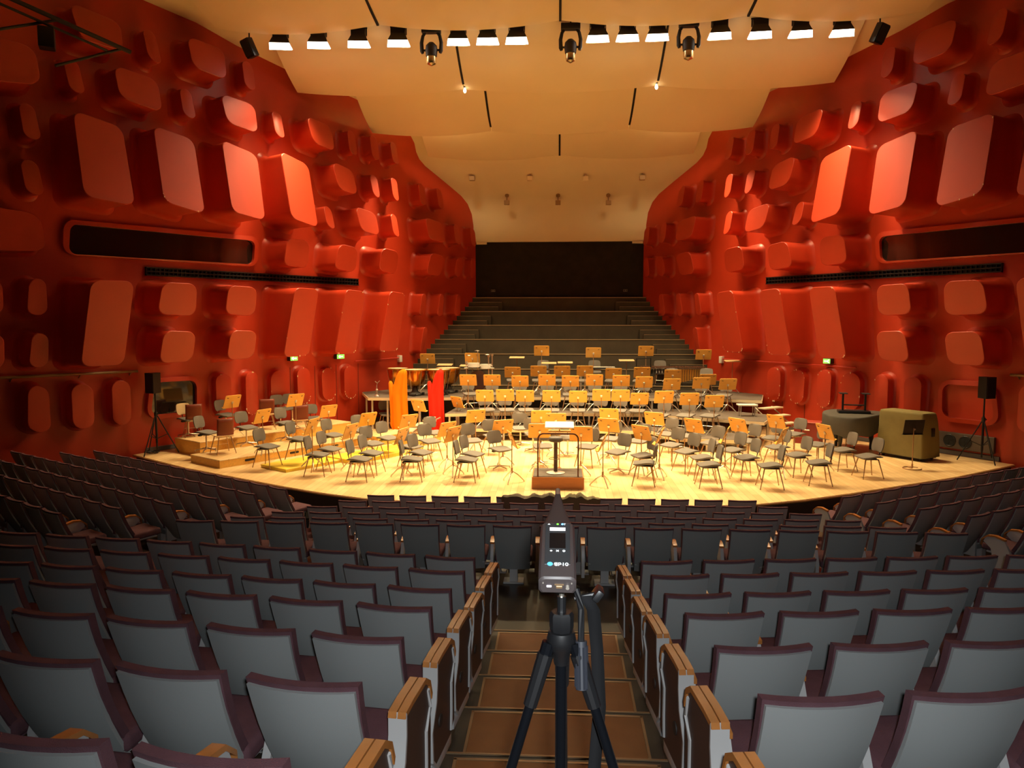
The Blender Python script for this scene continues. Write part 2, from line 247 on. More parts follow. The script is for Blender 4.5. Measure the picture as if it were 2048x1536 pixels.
STANDS = [["left half of the stage floor", -6.52, 20.83, 0, 0.95, None], ["left half of the stage floor", -4.82, 17.03, 0, 0.95, None], ["left half of the stage floor", -4.96, 19.17, 0, 0.95, None], ["left half of the stage floor", -3.49, 16.42, 0, 0.95, None], ["left half of the stage floor", -3.82, 18.85, 0, 0.95, None], ["left half of the stage floor", -2.63, 17.49, 0, 0.95, None], ["left half of the stage floor", -2.38, 16.72, 0, 0.95, None], ["left half of the stage floor", -2.22, 19.96, 0, 0.95, None], ["left half of the stage floor", -1.34, 18.0, 0, 0.95, None], ["left half of the stage floor", -1.0, 16.08, 0, 0.95, -75], ["on the left wooden risers", -8.81, 19.68, 0.38, 0.95, None], ["on the left wooden risers", -7.23, 20.16, 0.38, 0.95, None], ["on the left wooden risers", -7.33, 18.07, 0.2, 0.95, None], ["on the left wooden risers", -5.52, 16.4, 0.2, 0.95, None], ["around the podium", -0.46, 19.97, 0, 0.95, None], ["around the podium", -0.06, 19.38, 0, 0.95, None], ["around the podium", -0.43, 17.38, 0, 0.95, None], ["around the podium", 0.52, 16.97, 0, 0.95, None], ["around the podium", 1.39, 20.51, 0, 0.95, None], ["around the podium", 1.24, 18.42, 0, 0.95, None], ["around the podium", 0.95, 15.79, 0, 0.95, 80], ["right half of the stage floor", 2.52, 19.74, 0, 0.95, None], ["right half of the stage floor", 1.91, 17.21, 0, 0.95, None], ["right half of the stage floor", 2.26, 16.71, 0, 0.95, 75], ["right half of the stage floor", 3.32, 18.46, 0, 0.95, None], ["right half of the stage floor", 4.42, 18.62, 0, 0.95, None], ["right half of the stage floor", 3.77, 17.02, 0, 0.95, 72], ["right half of the stage floor", 5.54, 19.33, 0, 0.95, None], ["right half of the stage floor", 5.01, 16.95, 0, 0.95, 60], ["right half of the stage floor", 6.17, 17.63, 0, 0.95, None], ["on the lowest grey tier", -2.17, 22.0, 0.35, 0.95, -5], ["on the lowest grey tier", -1.57, 22.0, 0.35, 0.97, -3], ["on the lowest grey tier", -0.98, 22.0, 0.35, 0.95, 0], ["on the lowest grey tier", -0.2, 22.0, 0.35, 0.95, 0], ["on the lowest grey tier", 0.58, 22.0, 0.35, 0.94, 0], ["on the lowest grey tier", 1.26, 22.0, 0.35, 0.99, 0], ["on the lowest grey tier", 1.82, 22.0, 0.35, 0.98, 0], ["on the lowest grey tier", 2.37, 22.0, 0.35, 0.89, 5], ["on the lowest grey tier", 2.93, 20.95, 0.35, 1.05, 5], ["on the lowest grey tier", 3.63, 20.95, 0.35, 1.0, 4], ["on the lowest grey tier", 4.31, 20.95, 0.35, 0.94, 5], ["on the left of the lowest grey tier", -4.14, 21.93, 0.0, 1.0, -35], ["on the left of the lowest grey tier", -3.13, 22.96, 0.0, 1.0, -45], ["on the middle grey tier", -2.81, 23.2, 0.71, 0.96, -4], ["on the middle grey tier", -2.06, 23.2, 0.71, 0.96, 0], ["on the middle grey tier", -1.19, 23.2, 0.71, 0.93, 0], ["on the middle grey tier", -0.35, 23.2, 0.71, 0.97, 0], ["on the middle grey tier", 0.37, 23.2, 0.71, 0.94, 0], ["on the middle grey tier", 1.11, 23.2, 0.71, 0.98, 0], ["on the middle grey tier", 1.93, 23.2, 0.71, 0.96, 0], ["on the middle grey tier", 2.63, 23.2, 0.71, 0.92, 3], ["on the middle grey tier", 3.48, 23.2, 0.71, 0.86, 3], ["on the middle grey tier", 4.37, 23.2, 0.71, 0.9, 4], ["on the middle grey tier", 5.17, 23.2, 0.71, 0.87, 5], ["on the top grey tier", -1.5, 24.5, 1.05, 0.78, 0], ["on the top grey tier", -0.65, 24.5, 1.05, 0.82, 0], ["on the top grey tier", 0.12, 24.5, 1.05, 0.82, 0], ["on the top grey tier", 0.86, 24.5, 1.05, 0.83, 0], ["on the top grey tier", 1.79, 24.5, 1.05, 0.75, 0], ["on the top grey tier", 2.71, 24.5, 1.05, 0.79, 0], ["on the top grey tier", 3.69, 24.5, 1.05, 0.71, 0], ["on the top grey tier", 4.82, 24.5, 1.05, 0.57, 0], ["raised high in the percussion row", -4.61, 26.2, 1.05, 1.13, 0], ["raised high in the percussion row", -3.02, 26.2, 1.05, 1.16, 0], ["raised high in the percussion row", -0.59, 26.2, 1.05, 1.42, 0], ["raised high in the percussion row", 1.21, 26.2, 1.05, 1.36, 0], ["raised high in the percussion row", 3.02, 26.2, 1.05, 1.42, 0], ["raised high in the percussion row", 4.99, 26.2, 1.05, 1.3, 0]]
TRAYS = [[-1.44, 26.0, 1.19], [-0.33, 26.0, 1.0], [0.23, 26.0, 1.02], [2.34, 26.0, 1.1], [-3.96, 26.0, 0.93], [-3.17, 26.0, 0.9], [5.93, 26.0, 1.09]]

def WP(side, t, z, d=0):
    """a point on a side wall: t metres along it from the stage corner, height z, d metres out of the wall"""
    return Vector((side*(11.15-t*SA-d*CA), 19.1+t*CA-d*SA, z))
def rring(q, r, n=5):
    """rounded outline of a quad (TL, TR, BR, BL) -> list of (a, b) in the unit square, b from 0 (top) to 1"""
    w = (math.dist(q[0], q[1])+math.dist(q[3], q[2]))/2; h = (math.dist(q[0], q[3])+math.dist(q[1], q[2]))/2
    rad = min(r, .5)*min(w, h); ra, rb = rad/w, rad/h; out = []
    for cx, cy, a0 in ((1-ra, rb, -90), (1-ra, 1-rb, 0), (ra, 1-rb, 90), (ra, rb, 180)):
        for i in range(n):
            a = R(a0+90*i/(n-1)); out.append((cx+ra*math.cos(a), cy+rb*math.sin(a)))
    return out, w, h
def bil(q, a, b):
    t = (q[0][0]*(1-a)+q[1][0]*a)*(1-b)+(q[3][0]*(1-a)+q[2][0]*a)*b
    z = (q[0][1]*(1-a)+q[1][1]*a)*(1-b)+(q[3][1]*(1-a)+q[2][1]*a)*b
    return t, z

# ------------------------------------------------------------------ side walls with their relief blocks
CHIPM = mat('bare_plaster_chip', (.80, .62, .40), .8)
rchip = random.Random(12)
CHIPS = {16: 5, 47: 5, 48: 7, 49: 9, 57: 6, 58: 7, 59: 7, 60: 10, 61: 12, 62: 12}
def wall(side):
    nm = 'wall_left' if side < 0 else 'wall_right'
    bm = BM()
    P = [WP(side, t, z, -d) for d in (0, .3) for t, z in ((-15, -1.2), (13.76, -1.2), (13.76, 13.6), (-15, 13.6))]
    v = [bm.verts.new(p) for p in P]
    for f in ((0, 1, 2, 3), (7, 6, 5, 4), (0, 4, 5, 1), (1, 5, 6, 2), (2, 6, 7, 3), (3, 7, 4, 0)): bm.faces.new([v[i] for i in f])
    w = struct(nm, bm, RED)
    for q, dt, db, r in BLOCKS:
        ol, ww, hh = rring(q, r, 6); bm = BM(); rings = []
        ct, cz = bil(q, .5, .5); fl = min(.14, .08+.06*dt)
        for fd, fo in ((0, 1.0), (.03, .6), (.08, .32), (.15, .12), (.26, .02), (.6, 0), (.985, 0), (1.0, -.09)):
            ring = []
            for a, b in ol:
                t, z = bil(q, a, b); dd = dt+(db-dt)*b
                t = ct+(t-ct)*(1+2*fl*fo/ww); z = cz+(z-cz)*(1+2*fl*fo/hh)
                ring.append(WP(side, t, z, dd*fd-(.01 if fd == 0 else 0)))
            rings.append(ring)
        g = sheet(bm, rings, True); bm.faces.new(g[-1])
        obj('relief_block', bm, RED, w, ang=28)
        nb = BLOCKS.index([q, dt, db, r])
        if nb in CHIPS:
            bm = BM()
            for c_ in range(CHIPS[nb]):
                k = rchip.randrange(len(ol)) if rchip.random() < .4 else rchip.randrange(6, 18)
                f_ = rchip.random(); u1, u2 = ol[k], ol[(k+1) % len(ol)]; a_ = u1[0]+(u2[0]-u1[0])*f_; b_ = u1[1]+(u2[1]-u1[1])*f_
                a_ = .5+(a_-.5)*.97; b_ = .5+(b_-.5)*.985
                t_, z_ = bil(q, a_, b_); d_ = dt+(db-dt)*b_+.003; sz = rchip.uniform(.012, .035)
                bm.faces.new([bm.verts.new(WP(side, t_+sz*.6*math.cos(g_)*rchip.uniform(.6, 1.1), z_+sz*math.sin(g_)*rchip.uniform(.6, 1.3), d_)) for g_ in (0, 1.2, 2.4, 3.6, 5)])
            o = obj('chipped_paint', bm, CHIPM, w, False); o['kind'] = 'stuff'
    return w
WL, WR = wall(-1), wall(1)
def rim(side, qo, qi, name, d0, d1, parent, m):
    bm = BM(); oo, _, _ = rring(qo, .3, 6); oi, _, _ = rring(qi, .25, 6); rings = []
    for q, ol, d in ((qo, oo, 0), (qo, oo, d0), (qo, oo, d1*.9), (qi, oi, d1), (qi, oi, .01)):
        rings.append([WP(side, *bil(q, a, b), d) for a, b in ol])
    sheet(bm, rings, True); return obj(name, bm, m, parent)
def pane(side, qi, d, name, parent, m):
    bm = BM(); ol, _, _ = rring(qi, .25, 6)
    a = [bm.verts.new(WP(side, *bil(qi, x, y), d)) for x, y in ol]; b = [bm.verts.new(WP(side, *bil(qi, x, y), 0.002)) for x, y in ol]
    bm.faces.new(a); bm.faces.new(b[::-1]); n = len(a)
    for i in range(n): bm.faces.new((a[i], a[(i+1) % n], b[(i+1) % n], b[i]))
    o = obj(name, bm, m, parent, smooth=False); return o
wn = 1
for side in (-1, 1):
    g = pane(side, WIN1_IN, .03, 'window_%d' % wn, None, GLASS); g['kind'] = 'structure'; wn += 1
    rim(side, WIN1_OUT, WIN1_IN, 'window_frame', .05, .14, g, RED)
    if side < 0:
        g = pane(side, WIN2_IN, .03, 'window_%d' % wn, None, GLASS); g['kind'] = 'structure'; wn += 1
        rim(side, WIN2_OUT, WIN2_IN, 'window_frame', .05, .14, g, RED)
    else:
        bm = BM(); g = pane(side, WIN2_IN, .04, 'window_%d' % wn, None, RED); g['kind'] = 'structure'
        rim(side, WIN2_OUT, WIN2_IN, 'window_frame', .05, .16, g, RED)
    # the long black louvred strip
    q = VENT; t0, t1, z0, z1 = q[0][0], q[1][0], q[3][1], q[0][1]
    sd = 'left' if side < 0 else 'right'
    t = thing('vent_strip', 'long black grille strip running along the %s red wall under its booth window' % sd, 'vent', WP(side, (t0+t1)/2, z0, 0))
    rot = Matrix.Rotation(math.atan2(CA, -side*SA), 4, 'Z')
    def wbox(bm, ta, tb, za, zb, d0, d1):
        P = [WP(side, a, z, d)-t.location for d in (d0, d1) for a, z in ((ta, za), (tb, za), (tb, zb), (ta, zb))]
        v = [bm.verts.new(p) for p in P]
        for f in ((0, 1, 2, 3), (7, 6, 5, 4), (0, 4, 5, 1), (1, 5, 6, 2), (2, 6, 7, 3), (3, 7, 4, 0)): bm.faces.new([v[i] for i in f])
    bm = BM(); wbox(bm, t0, t1, z0, z1, 0, .03); obj('backing', bm, SPKM, t, False)
    for z in (z0, (z0+z1)/2-.015, z1-.03): bm = BM(); wbox(bm, t0, t1, z, z+.03, .03, .10); obj('rail', bm, BLACK, t, False)
    bm = BM(); n = 60
    for i in range(n+1): a = t0+(t1-t0-.02)*i/n; wbox(bm, a, a+.02, z0, z1, .03, .08)
    o = obj('grille_bar', bm, BLACK, t, False); o['kind'] = 'stuff'
    # metal handrail near the audience and the short thin red rail near the choir
    (ra, za), (rb, zb) = RAIL
    t = thing('handrail', 'dull metal handrail fixed across the %s wall beside the stage corner' % sd, 'handrail', (0, 0, 0))
    bm = BM(); tube(bm, WP(side, -6, za, .16), WP(side, rb, zb, .16), .035); obj('rail', bm, BRASS, t)
    for a in (-4.4, -2.9, -1.4, -.15):
        bm = BM(); tube(bm, WP(side, a, za, .16), WP(side, a, za-.12, .0), .016); obj('bracket', bm, BRASS, t)
    (ra, za), (rb, zb) = RAIL2
    if side > 0: ra = 4.4
    t = thing('thin_rail', 'thin red rail with small white end box, %s wall near the choir' % sd, 'rail')
    bm = BM(); tube(bm, WP(side, ra-.2, za, .08), WP(side, rb, zb, .08), .022); obj('rail', bm, mat('red_tube', (.5, .04, .02), .5), t)
    bm = BM(); wbx = [WP(side, rb, zb-.12, .0), ]
    c = WP(side, rb+.08, zb-.03, .06); box(bm, c, (.13, .13, .24), math.atan2(CA, -side*SA), .01); obj('end_box', bm, WHITE, t)
for i, q in enumerate(EXITS):
    side = -1 if i < 2 else 1
    t = thing('exit_sign', ['green lit exit sign on the left wall, the one nearer the audience', 'green lit exit sign on the left wall, the one nearer the choir steps', 'green lit exit sign with white arrow, only one on the right wall'][i], 'exit sign', (0, 0, 0))
    ta, tb = min(p[0] for p in q), max(p[0] for p in q); za, zb = q[3][1], q[0][1]; cz = (za+zb)/2; ct = (ta+tb)/2
    c = WP(side, ct, cz, .10); an = math.atan2(CA, -side*SA)
    bm = BM(); box(bm, c, (tb-ta, .16, .16), an, .008); obj('housing', bm, DARKMECH, t)
    bm = BM(); box(bm, WP(side, ct, cz, .185), (tb-ta-.02, .01, .14), an); obj('lit_panel', bm, GREENE, t)
    # a white arrow
    bm = BM()
    box(bm, WP(side, ct+.02, cz, .193), (.13, .006, .03), an)
    for k in (-1, 1): box(bm, WP(side, ct-.055, cz+.022*k, .193), (.07, .006, .022), Matrix.Rotation(an, 4, 'Z') @ Matrix.Rotation(R(40*k*(side)), 4, 'Y'))
    obj('arrow', bm, WHITEE, t)
# door leaves: narrow seams in the wall skin below the relief
for i, (side, ts) in enumerate(((-1, [p[0] for p in SEAMS]), (1, [p[0] for p in SEAMSR]))):
    bm = BM()
    for a in ts:
        P = [WP(side, x, z, d) for d in (0, .004) for x, z in ((a-.012, 0), (a+.012, 0), (a+.012, 2.05), (a-.012, 2.05))]
        v = [bm.verts.new(p) for p in P]
        for f in ((0, 1, 2, 3), (7, 6, 5, 4), (0, 4, 5, 1), (1, 5, 6, 2), (2, 6, 7, 3), (3, 7, 4, 0)): bm.faces.new([v[i2] for i2 in f])
    o = struct('trim_%d' % (i+1), bm, mat('dark_red_joint', (.16, .02, .01), .8)); o['label'] = 'dark joints between the red stage doors'
for i, side in enumerate((-1, 1)):
    bm = BM()
    P = [WP(side, t, z, d) for d in (0, .05) for t, z in ((.2, 0), (9, 0), (9, .11), (.2, .11))]
    v = [bm.verts.new(p) for p in P]
    for f in ((0, 1, 2, 3), (7, 6, 5, 4), (0, 4, 5, 1), (1, 5, 6, 2), (2, 6, 7, 3), (3, 7, 4, 0)): bm.faces.new([v[i2] for i2 in f])
    struct('baseboard_left' if side < 0 else 'baseboard_right', bm, mat('grey_baseboard', (.12, .10, .09), .6))

# ------------------------------------------------------------------ ceiling: shell, then the stepped reflector segments
prof = [(-8, 14.0), (12, 12.9), (18, 12.1), (19.6, 11.8), (20.8, 11.67), (21.8, 11.4), (23.1, 11.17), (25.4, 10.9), (27.0, 10.5), (27.45, 10.25), (27.65, 9.95),
        (27.72, 9.65), (27.85, 9.42), (28.1, 9.22), (29.1, 8.72), (29.75, 8.38), (30.05, 8.12), (30.25, 7.75), (30.33, 7.3), (30.35, 6.66)]
back = [(y+.02, z+.5) if y < 27 else (y+.45, z+.3) for y, z in prof]; back[-1] = (30.9, 6.66)
bm = BM()
g = sheet(bm, [[(x, y, z) for x in (-17, -8, -4, 0, 4, 8, 17)] for y, z in prof+back[::-1]])
CE = struct('ceiling', bm, CREAM, True)
def reflector(xs, y0, z0, y1, z1, bulge):
    for xa, xb in zip(xs, xs[1:]):
        bm = BM(); n = 14; m = 6; top = []; bot = []
        gap = .02
        for j in range(m+1):
            s = j/m; y = y0+(y1-y0)*s; z = z0+(z1-z0)*s-.10*math.sin(math.pi*s)
            row = []
            for i in range(n+1):
                u = -1+2*i/n; x = (xa+gap)+(xb-xa-2*gap)*i/n
                row.append((x, y, z-bulge*(1-u*u)*s))
            bot.append(row); top.append([(p[0], p[1], p[2]+.07) for p in row])
        a = sheet(bm, bot); b = sheet(bm, top)
        for i in range(n):
            for k in (0, -1): bm.faces.new((a[k][i], a[k][i+1], b[k][i+1], b[k][i]))
        for j in range(m):
            for k in (0, -1): bm.faces.new((a[j][k], a[j+1][k], b[j+1][k], b[j][k]))
        obj('reflector_panel', bm, CREAM, CE)
reflector([-9.4, -4.9, 0, 4.9, 9.4], 17.0, 12.15, 20.7, 11.46, .20)
reflector([-8.1, -2.9, 2.9, 8.1], 20.95, 11.6, 23.35, 10.52, .15)
reflector([-6.4, -2.3, 2.3, 6.4], 23.6, 10.64, 25.9, 9.90, .14)
reflector([-4.8, 0, 4.8], 26.2, 10.04, 28.2, 9.42, .13)
SLOT = mat('black_slot', (.008, .007, .006), .9)
def slot(x, y0, z0, y1, z1):
    bm = BM(); m = 5
    rings = []
    for j in range(m+1):
        s = j/m; y = y0+(y1-y0)*s; z = z0+(z1-z0)*s-.10*math.sin(math.pi*(.02+.9*s))
        rings.append([(x-.032, y, z+.09), (x+.032, y, z+.09), (x+.032, y, z-.02), (x-.032, y, z-.02)])
    g = sheet(bm, rings, True); bm.faces.new(g[0]); bm.faces.new(g[-1][::-1])
    obj('panel_slot', bm, SLOT, CE, False)
for x in (-4.9, 0, 4.9): slot(x, 17, 12.15, 20.66, 11.46)
for x in (-2.9, 2.9):
    slot(x, 20.95, 11.6, 23.1, 10.63)
for x in (-2.3, 2.3): slot(x, 23.6, 10.64, 25.6, 10.0)
slot(0, 26.2, 10.04, 28.0, 9.48)
for k, x in enumerate((-2.87, 2.87)):
    t = thing('bulb', 'small bright bulb glowing at the end of the dark ceiling slot, %s one' % ('left', 'right')[k], 'light bulb', (x, 23.22, 10.44))
    bm = BM(); lathe(bm, [(0, -.07), (.035, -.05), (.05, 0), (.035, .05), (.02, .09), (0, .1)], 12); obj('glass', bm, BULBM, t)
    bm = BM(); tube(bm, (0, 0, .09), (0, 0, .2), .02); obj('socket', bm, BLACK, t)
# rear wall
bm = BM(); box(bm, (0, 30.6, 5.4), (7.6, .2, 3.4)); RW = struct('wall_rear', bm, REARW)
for k, s in enumerate((-1, 1)):
    t = thing('wall_socket', '%s pale socket plate low on the black rear wall' % ('left', 'right')[k], 'socket', (s*2.66, 30.49, 4.72))
    bm = BM(); box(bm, (0, 0, 0), (.17, .02, .09), bev=.006); obj('plate', bm, mat('pale_plate', (.22, .17, .10), .5), t)
    for a in (-.045, .045): bm = BM(); box(bm, (a, -.012, 0), (.06, .01, .05)); obj('outlet', bm, DARKMECH, t)
    t = thing('trim_box', '%s small cream box at the corner under the cream rear ceiling' % ('left', 'right')[k], 'box', (s*3.1, 30.3, 6.6))
    bm = BM(); box(bm, (0, 0, 0), (.42, .1, .09), bev=.01); obj('casing', bm, CREAM, t)

# ------------------------------------------------------------------ floors
EDGE = [(-11.15, 18.85), (-8.93, 17.23), (-5.9, 15.42), (-4.85, 14.85), (-3.84, 14.42), (-2.6, 14.16), (-1.3, 14.08), (0, 14.06), (1.3, 14.08), (2.6, 14.16), (3.84, 14.42), (4.85, 14.85), (5.9, 15.42), (8.93, 17.23), (11.15, 18.85)]
bm = BM(); prism(bm, EDGE+[(5.5, 27.3), (-5.5, 27.3)], -.04, 0)
FS = struct('floor', bm, OAK)
bm = BM(); IN = [(x*.995, y+.04) for x, y in EDGE]
prism(bm, IN+[(5.5, 27.2), (-5.5, 27.2)], -1.2, -.04); o = obj('stage_apron', bm, mat('dark_stage_apron', (.05, .028, .016), .6), FS, False)
bm = BM(); path(bm, [(x, y-.012, -.03) for x, y in EDGE], .022, 6); obj('stage_edge_strip', bm, mat('edge_strip_wood', (.42, .20, .07), .5), FS)
for x, y, a in ((-3.55, 14.36, -62), (-3.0, 14.3, -62)):
    bm = BM(); box(bm, (x, y+.08, .003), (.30, .05, .004), R(a+90)); o = obj('white_tape', bm, WHITE, FS, False)
# front block terraces (straight rows), falling towards the stage
FY = [9.0, 9.92, 10.68, 11.4, 12.12, 12.92]; FT = [.99, .80, .68, .585, .505, .415]; FN = [17, 16, 15, 14, 13, 12]
SH = .82
bm = BM()
for k in range(6):
    ya = FY[k]-.25; yb = FY[k+1]-.25 if k < 5 else 14.5; w = 5.2
    box(bm, (0, (ya+yb)/2, (FT[k]-SH-1.5)/2), (2*w, yb-ya, FT[k]-SH+1.5))
struct('floor', bm, FLOORD)
# cross aisle and wing floor
bm = BM(); box(bm, (0, 8.05, -.65), (17, 1.4, 1.66)); struct('floor', bm, FLOORD)
WDIR = Vector((-.85, .53, 0)).normalized()           # along a wing row, away from the axis (left side)
WORG = [(-5.2, 13.27), (-5.42, 12.4), (-5.72, 11.6), (-6.02, 10.78), (-6.38, 10.05), (-6.75, 9.32)]
WTOP = [.45, .56, .67, .78, .89, 1.0]
for side in (-1, 1):
    bm = BM()
    for k in range(6):
        o0 = Vector((*WORG[k], 0)); nrm = Vector((.53, .85, 0)).normalized()
        zt = WTOP[k]-SH
        a = o0-nrm*.2; d = nrm*(1.6 if k == 0 else .82)
        P = [a-WDIR*.55, a+WDIR*9.5, a+WDIR*9.5+d, a-WDIR*.55+d]
        if k == 0: P[3] = P[3]+WDIR*.2
        pts = [(p.x*(-side), p.y) for p in P]
        prism(bm, pts, -1.4, zt)
    struct('floor', bm, FLOORD)
bm = BM(); box(bm, (0, 12, -1.35), (34, 16, .3)); struct('floor', bm, FLOORD)
# raked block rows
RY = [2.0, 2.8, 3.6, 4.45, 5.3, 6.08, 6.85]; RT = [2.258, 2.09, 1.93, 1.757, 1.563, 1.432, 1.30]
def bend(ax): return .115*(ax-1)
for side in (-1, 1):
    bm = BM()
    for k in range(-2, 7):
        y0 = RY[k]-.05 if k >= 0 else RY[0]-.05+.82*k; y1 = RY[k+1]-.05 if 0 <= k < 6 else (y0+.82 if k < 0 else y0+.95)
        zt = (RT[k] if k >= 0 else RT[0]-.2*k)-SH-.015
        xs = [.68, 1.5, 2.5, 3.5, 4.5, 5.5, 6.5, 7.5, 8.5]
        prism(bm, [(side*x, y0+bend(x)) for x in xs]+[(side*x, y1+bend(x)) for x in xs[::-1]], -.2, zt)
    struct('floor', bm, FLOORD)
# centre aisle stair
NY = [(7.38, .36), (6.67, .47), (5.92, .60), (5.10, .76), (4.20, .96), (3.35, 1.10), (2.5, 1.27), (1.65, 1.45), (.8, 1.7)]
bm = BM()
for i, (y, z) in enumerate(NY):
    y2 = NY[i+1][0] if i+1 < len(NY) else -1.5
    box(bm, (0, (y+y2)/2, (z-.3)/2), (1.36, y-y2, z+.3))
AI = struct('floor', bm, TREADB)
for i, (y, z) in enumerate(NY[:-1]):
    y2 = NY[i+1][0]; bm = BM(); box(bm, (0, (y+y2)/2, z+.004), (1.15, y-y2-.17, .012)); obj('tread_panel', bm, TREADC, AI, False)
    bm = BM(); hy = (y-y2-.15)/2; cy = (y+y2)/2
    for s in (-1, 1): box(bm, (s*.585, cy, z+.006), (.018, 2*hy, .014))
    box(bm, (0, cy+hy, z+.006), (1.19, .018, .014)); box(bm, (0, y-.008, z+.002), (1.36, .014, .012))
    obj('brass_trim', bm, BRASS, AI, False)

# ------------------------------------------------------------------ choir terrace behind the orchestra
LV = [(26.75, 1.2), (27.32, 1.75), (27.88, 2.28), (28.46, 2.81), (29.07, 3.34), (29.68, 3.88), (30.27, 4.44)]
CT = thing('choir_terrace', 'dark grey carpeted choir terrace climbing to the black rear wall', 'terrace', (0, 26.7, 0))
def hwid(y): return 11.15-(y-19.1)*SA/CA
for i, (y, z) in enumerate(LV):
    y2 = LV[i+1][0] if i < 6 else 30.5; z0 = LV[i-1][1] if i else 0
    hw = hwid(y); hw2 = hwid(y2)
    bm = BM(); prism(bm, [(-hw, y-26.7), (hw, y-26.7), (hw2, y2-26.7), (-hw2, y2-26.7)], 0, z); obj('step', bm, CHOIR, CT, False)
    bm = BM(); box(bm, (0, y-26.7-.006, z-.006), (2*hw-.02, .03, .028)); obj('nosing', bm, NOSE, CT, False)
    if i:
        for s in (-1, 1):
            for j in (1, 2):
                yy = y-.19*(3-j); zz = z0+(z-z0)*j/3; h2 = hwid(yy)
                bm = BM(); prism(bm, [(s*(h2-1.35-.1*i*0), yy-26.7), (s*h2, yy-26.7), (s*hw, y-26.7), (s*(h2-1.35), y-26.7)], z0, zz)
                obj('side_step', bm, CHOIR, CT, False)
                bm = BM(); box(bm, (s*(h2-.68), yy-26.7, zz-.004), (1.30, .02, .012)); obj('nosing', bm, NOSE, CT, False)

# ------------------------------------------------------------------ orchestra tiers
def tier(label, pts, z, zb, legs, name='stage_tier'):
    t = thing(name, label, 'platform', (pts[0][0], pts[0][1], zb)); ox, oy = pts[0]
    P = [(x-ox, y-oy) for x, y in pts]; zz = z-zb
    bm = BM(); prism(bm, P, zz-.03, zz); obj('deck', bm, DECK, t, False)
    bm = BM(); Q = P+[P[0]]
    for a, b in zip(Q, Q[1:]):
        d = math.dist(a, b); box(bm, ((a[0]+b[0])/2, (a[1]+b[1])/2, zz-.055), (d+.03, .035, .09), math.atan2(b[1]-a[1], b[0]-a[0]))
    obj('edge_frame', bm, DECKEDGE, t, False)
    for x, y in legs: bm = BM(); box(bm, (x-ox, y-oy, (zz-.09)/2), (.055, .055, zz-.09)); obj('leg', bm, GALV, t, False)
    return t
T1 = [(-2.7, 21.8), (0, 21.75), (2.7, 21.6), (3.2, 20.35), (4.9, 20.05), (5.3, 21.15), (4.15, 21.82), (2.45, 22.62), (0, 22.77), (-2, 22.67), (-2.7, 22.5)]
tier('lowest grey-carpeted orchestra tier, nearest the conductor, with pale metal edge', T1, .35, 0, [(-2.6, 21.88), (-1.6, 21.84), (-.5, 21.82), (.6, 21.8), (1.7, 21.74), (2.6, 21.68), (3.25, 20.45), (4.0, 20.3), (4.8, 20.2), (5.1, 21.1), (-2.6, 22.4)])
T2 = [(-3.4, 22.4), (-2, 22.75), (0, 22.85), (2.5, 22.7), (4.2, 21.9), (5.7, 21.05), (6.4, 22.6), (5.0, 23.9), (3, 24.0), (0, 24.1), (-3.3, 23.9)]
tier('middle grey-carpeted orchestra tier on metal legs, second step up', T2, .71, 0, [(-3.3, 22.5), (-2, 22.85), (-1, 22.9), (0, 22.95), (1.2, 22.9), (2.5, 22.8), (3.4, 22.4), (4.2, 22.05), (5.0, 21.6), (5.6, 21.2), (6.2, 22.5), (-3.2, 23.8)])
T3 = [(-6.1, 23.72), (-4.4, 23.72), (-3.3, 24.0), (0, 24.2), (3, 24.1), (5.1, 24.0), (6.3, 23.6), (6.9, 25.7), (5.9, 26.65), (-5.9, 26.65), (-7.0, 26.1)]
tier('highest and deepest grey-carpeted orchestra tier, carrying the percussion', T3, 1.05, 0, [(-6.0, 23.8), (-5.5, 23.8), (-4.45, 23.8), (-3.3, 24.1), (-2, 24.15), (-1, 24.2), (0, 24.3), (1, 24.25), (2, 24.2), (3, 24.15), (4, 24.1), (5.1, 24.1), (6.2, 23.75), (6.75, 25.6), (-6.9, 26.0), (-6.5, 25.0)])
# small stairs up to the tiers
def steps(x, y, z0, z1, n, rz, label):
    t = thing('tier_steps', label, 'steps', (x, y, z0), rz)
    for i in range(n):
        z = (z1-z0)*(i+1)/(n+1)
        bm = BM(); box(bm, (0, i*.28, z-.02), (.85, .27, .04), bev=.006); obj('tread', bm, DECKEDGE, t, False)
    for s in (-1, 1):
        bm = BM(); tube(bm, (s*.38, -.1, 0.02), (s*.38, n*.28, (z1-z0)*n/(n+1)-.02), .02); obj('stringer', bm, GALV, t)
    return t
steps(-4.5, 22.6, 0, .71, 3, R(-90), 'small white-edged portable steps between the harps, leading up a tier')
steps(7.05, 22.85, 0, 1.05, 4, R(35), 'small white-edged portable steps at the right end of the tiers')

# wooden risers at the left, parallel to the wall
wv = Vector((SA, CA, 0)); nv = Vector((CA, -SA, 0))
def riser(name, label, corner, width, length, h, m, slots=0):
    t = thing(name, label, 'riser', (*corner, 0), 0)
    a = Vector((0, 0, 0)); P = [a, a+wv*length, a+wv*length-nv*width, a-nv*width]
    bm = BM(); prism(bm, [(p.x, p.y) for p in P], .0, h-.03); obj('body', bm, m, t, False)
    bm = BM(); c = (P[0]+P[2])/2; box(bm, (c.x, c.y, h-.015), (width+.02, length+.02, .03), math.atan2(nv.y, nv.x), .006, 1)
    obj('top_board', bm, OAK if m == RISERWOOD else m, t, False)
    for i in range(slots):
        p = wv*(.8+i*1.3)+nv*.002; bm = BM()
        box(bm, (p.x, p.y, h*.5), (.26, .012, .05), math.atan2(wv.y, wv.x), .02, 3); obj('hand_slot', bm, DARKMECH, t)
riser('wooden_riser', 'higher wooden riser box beside the speaker stand at far left of the stage', (-9.25, 18.67), 1.25, 5.0, .38, RISERWOOD)
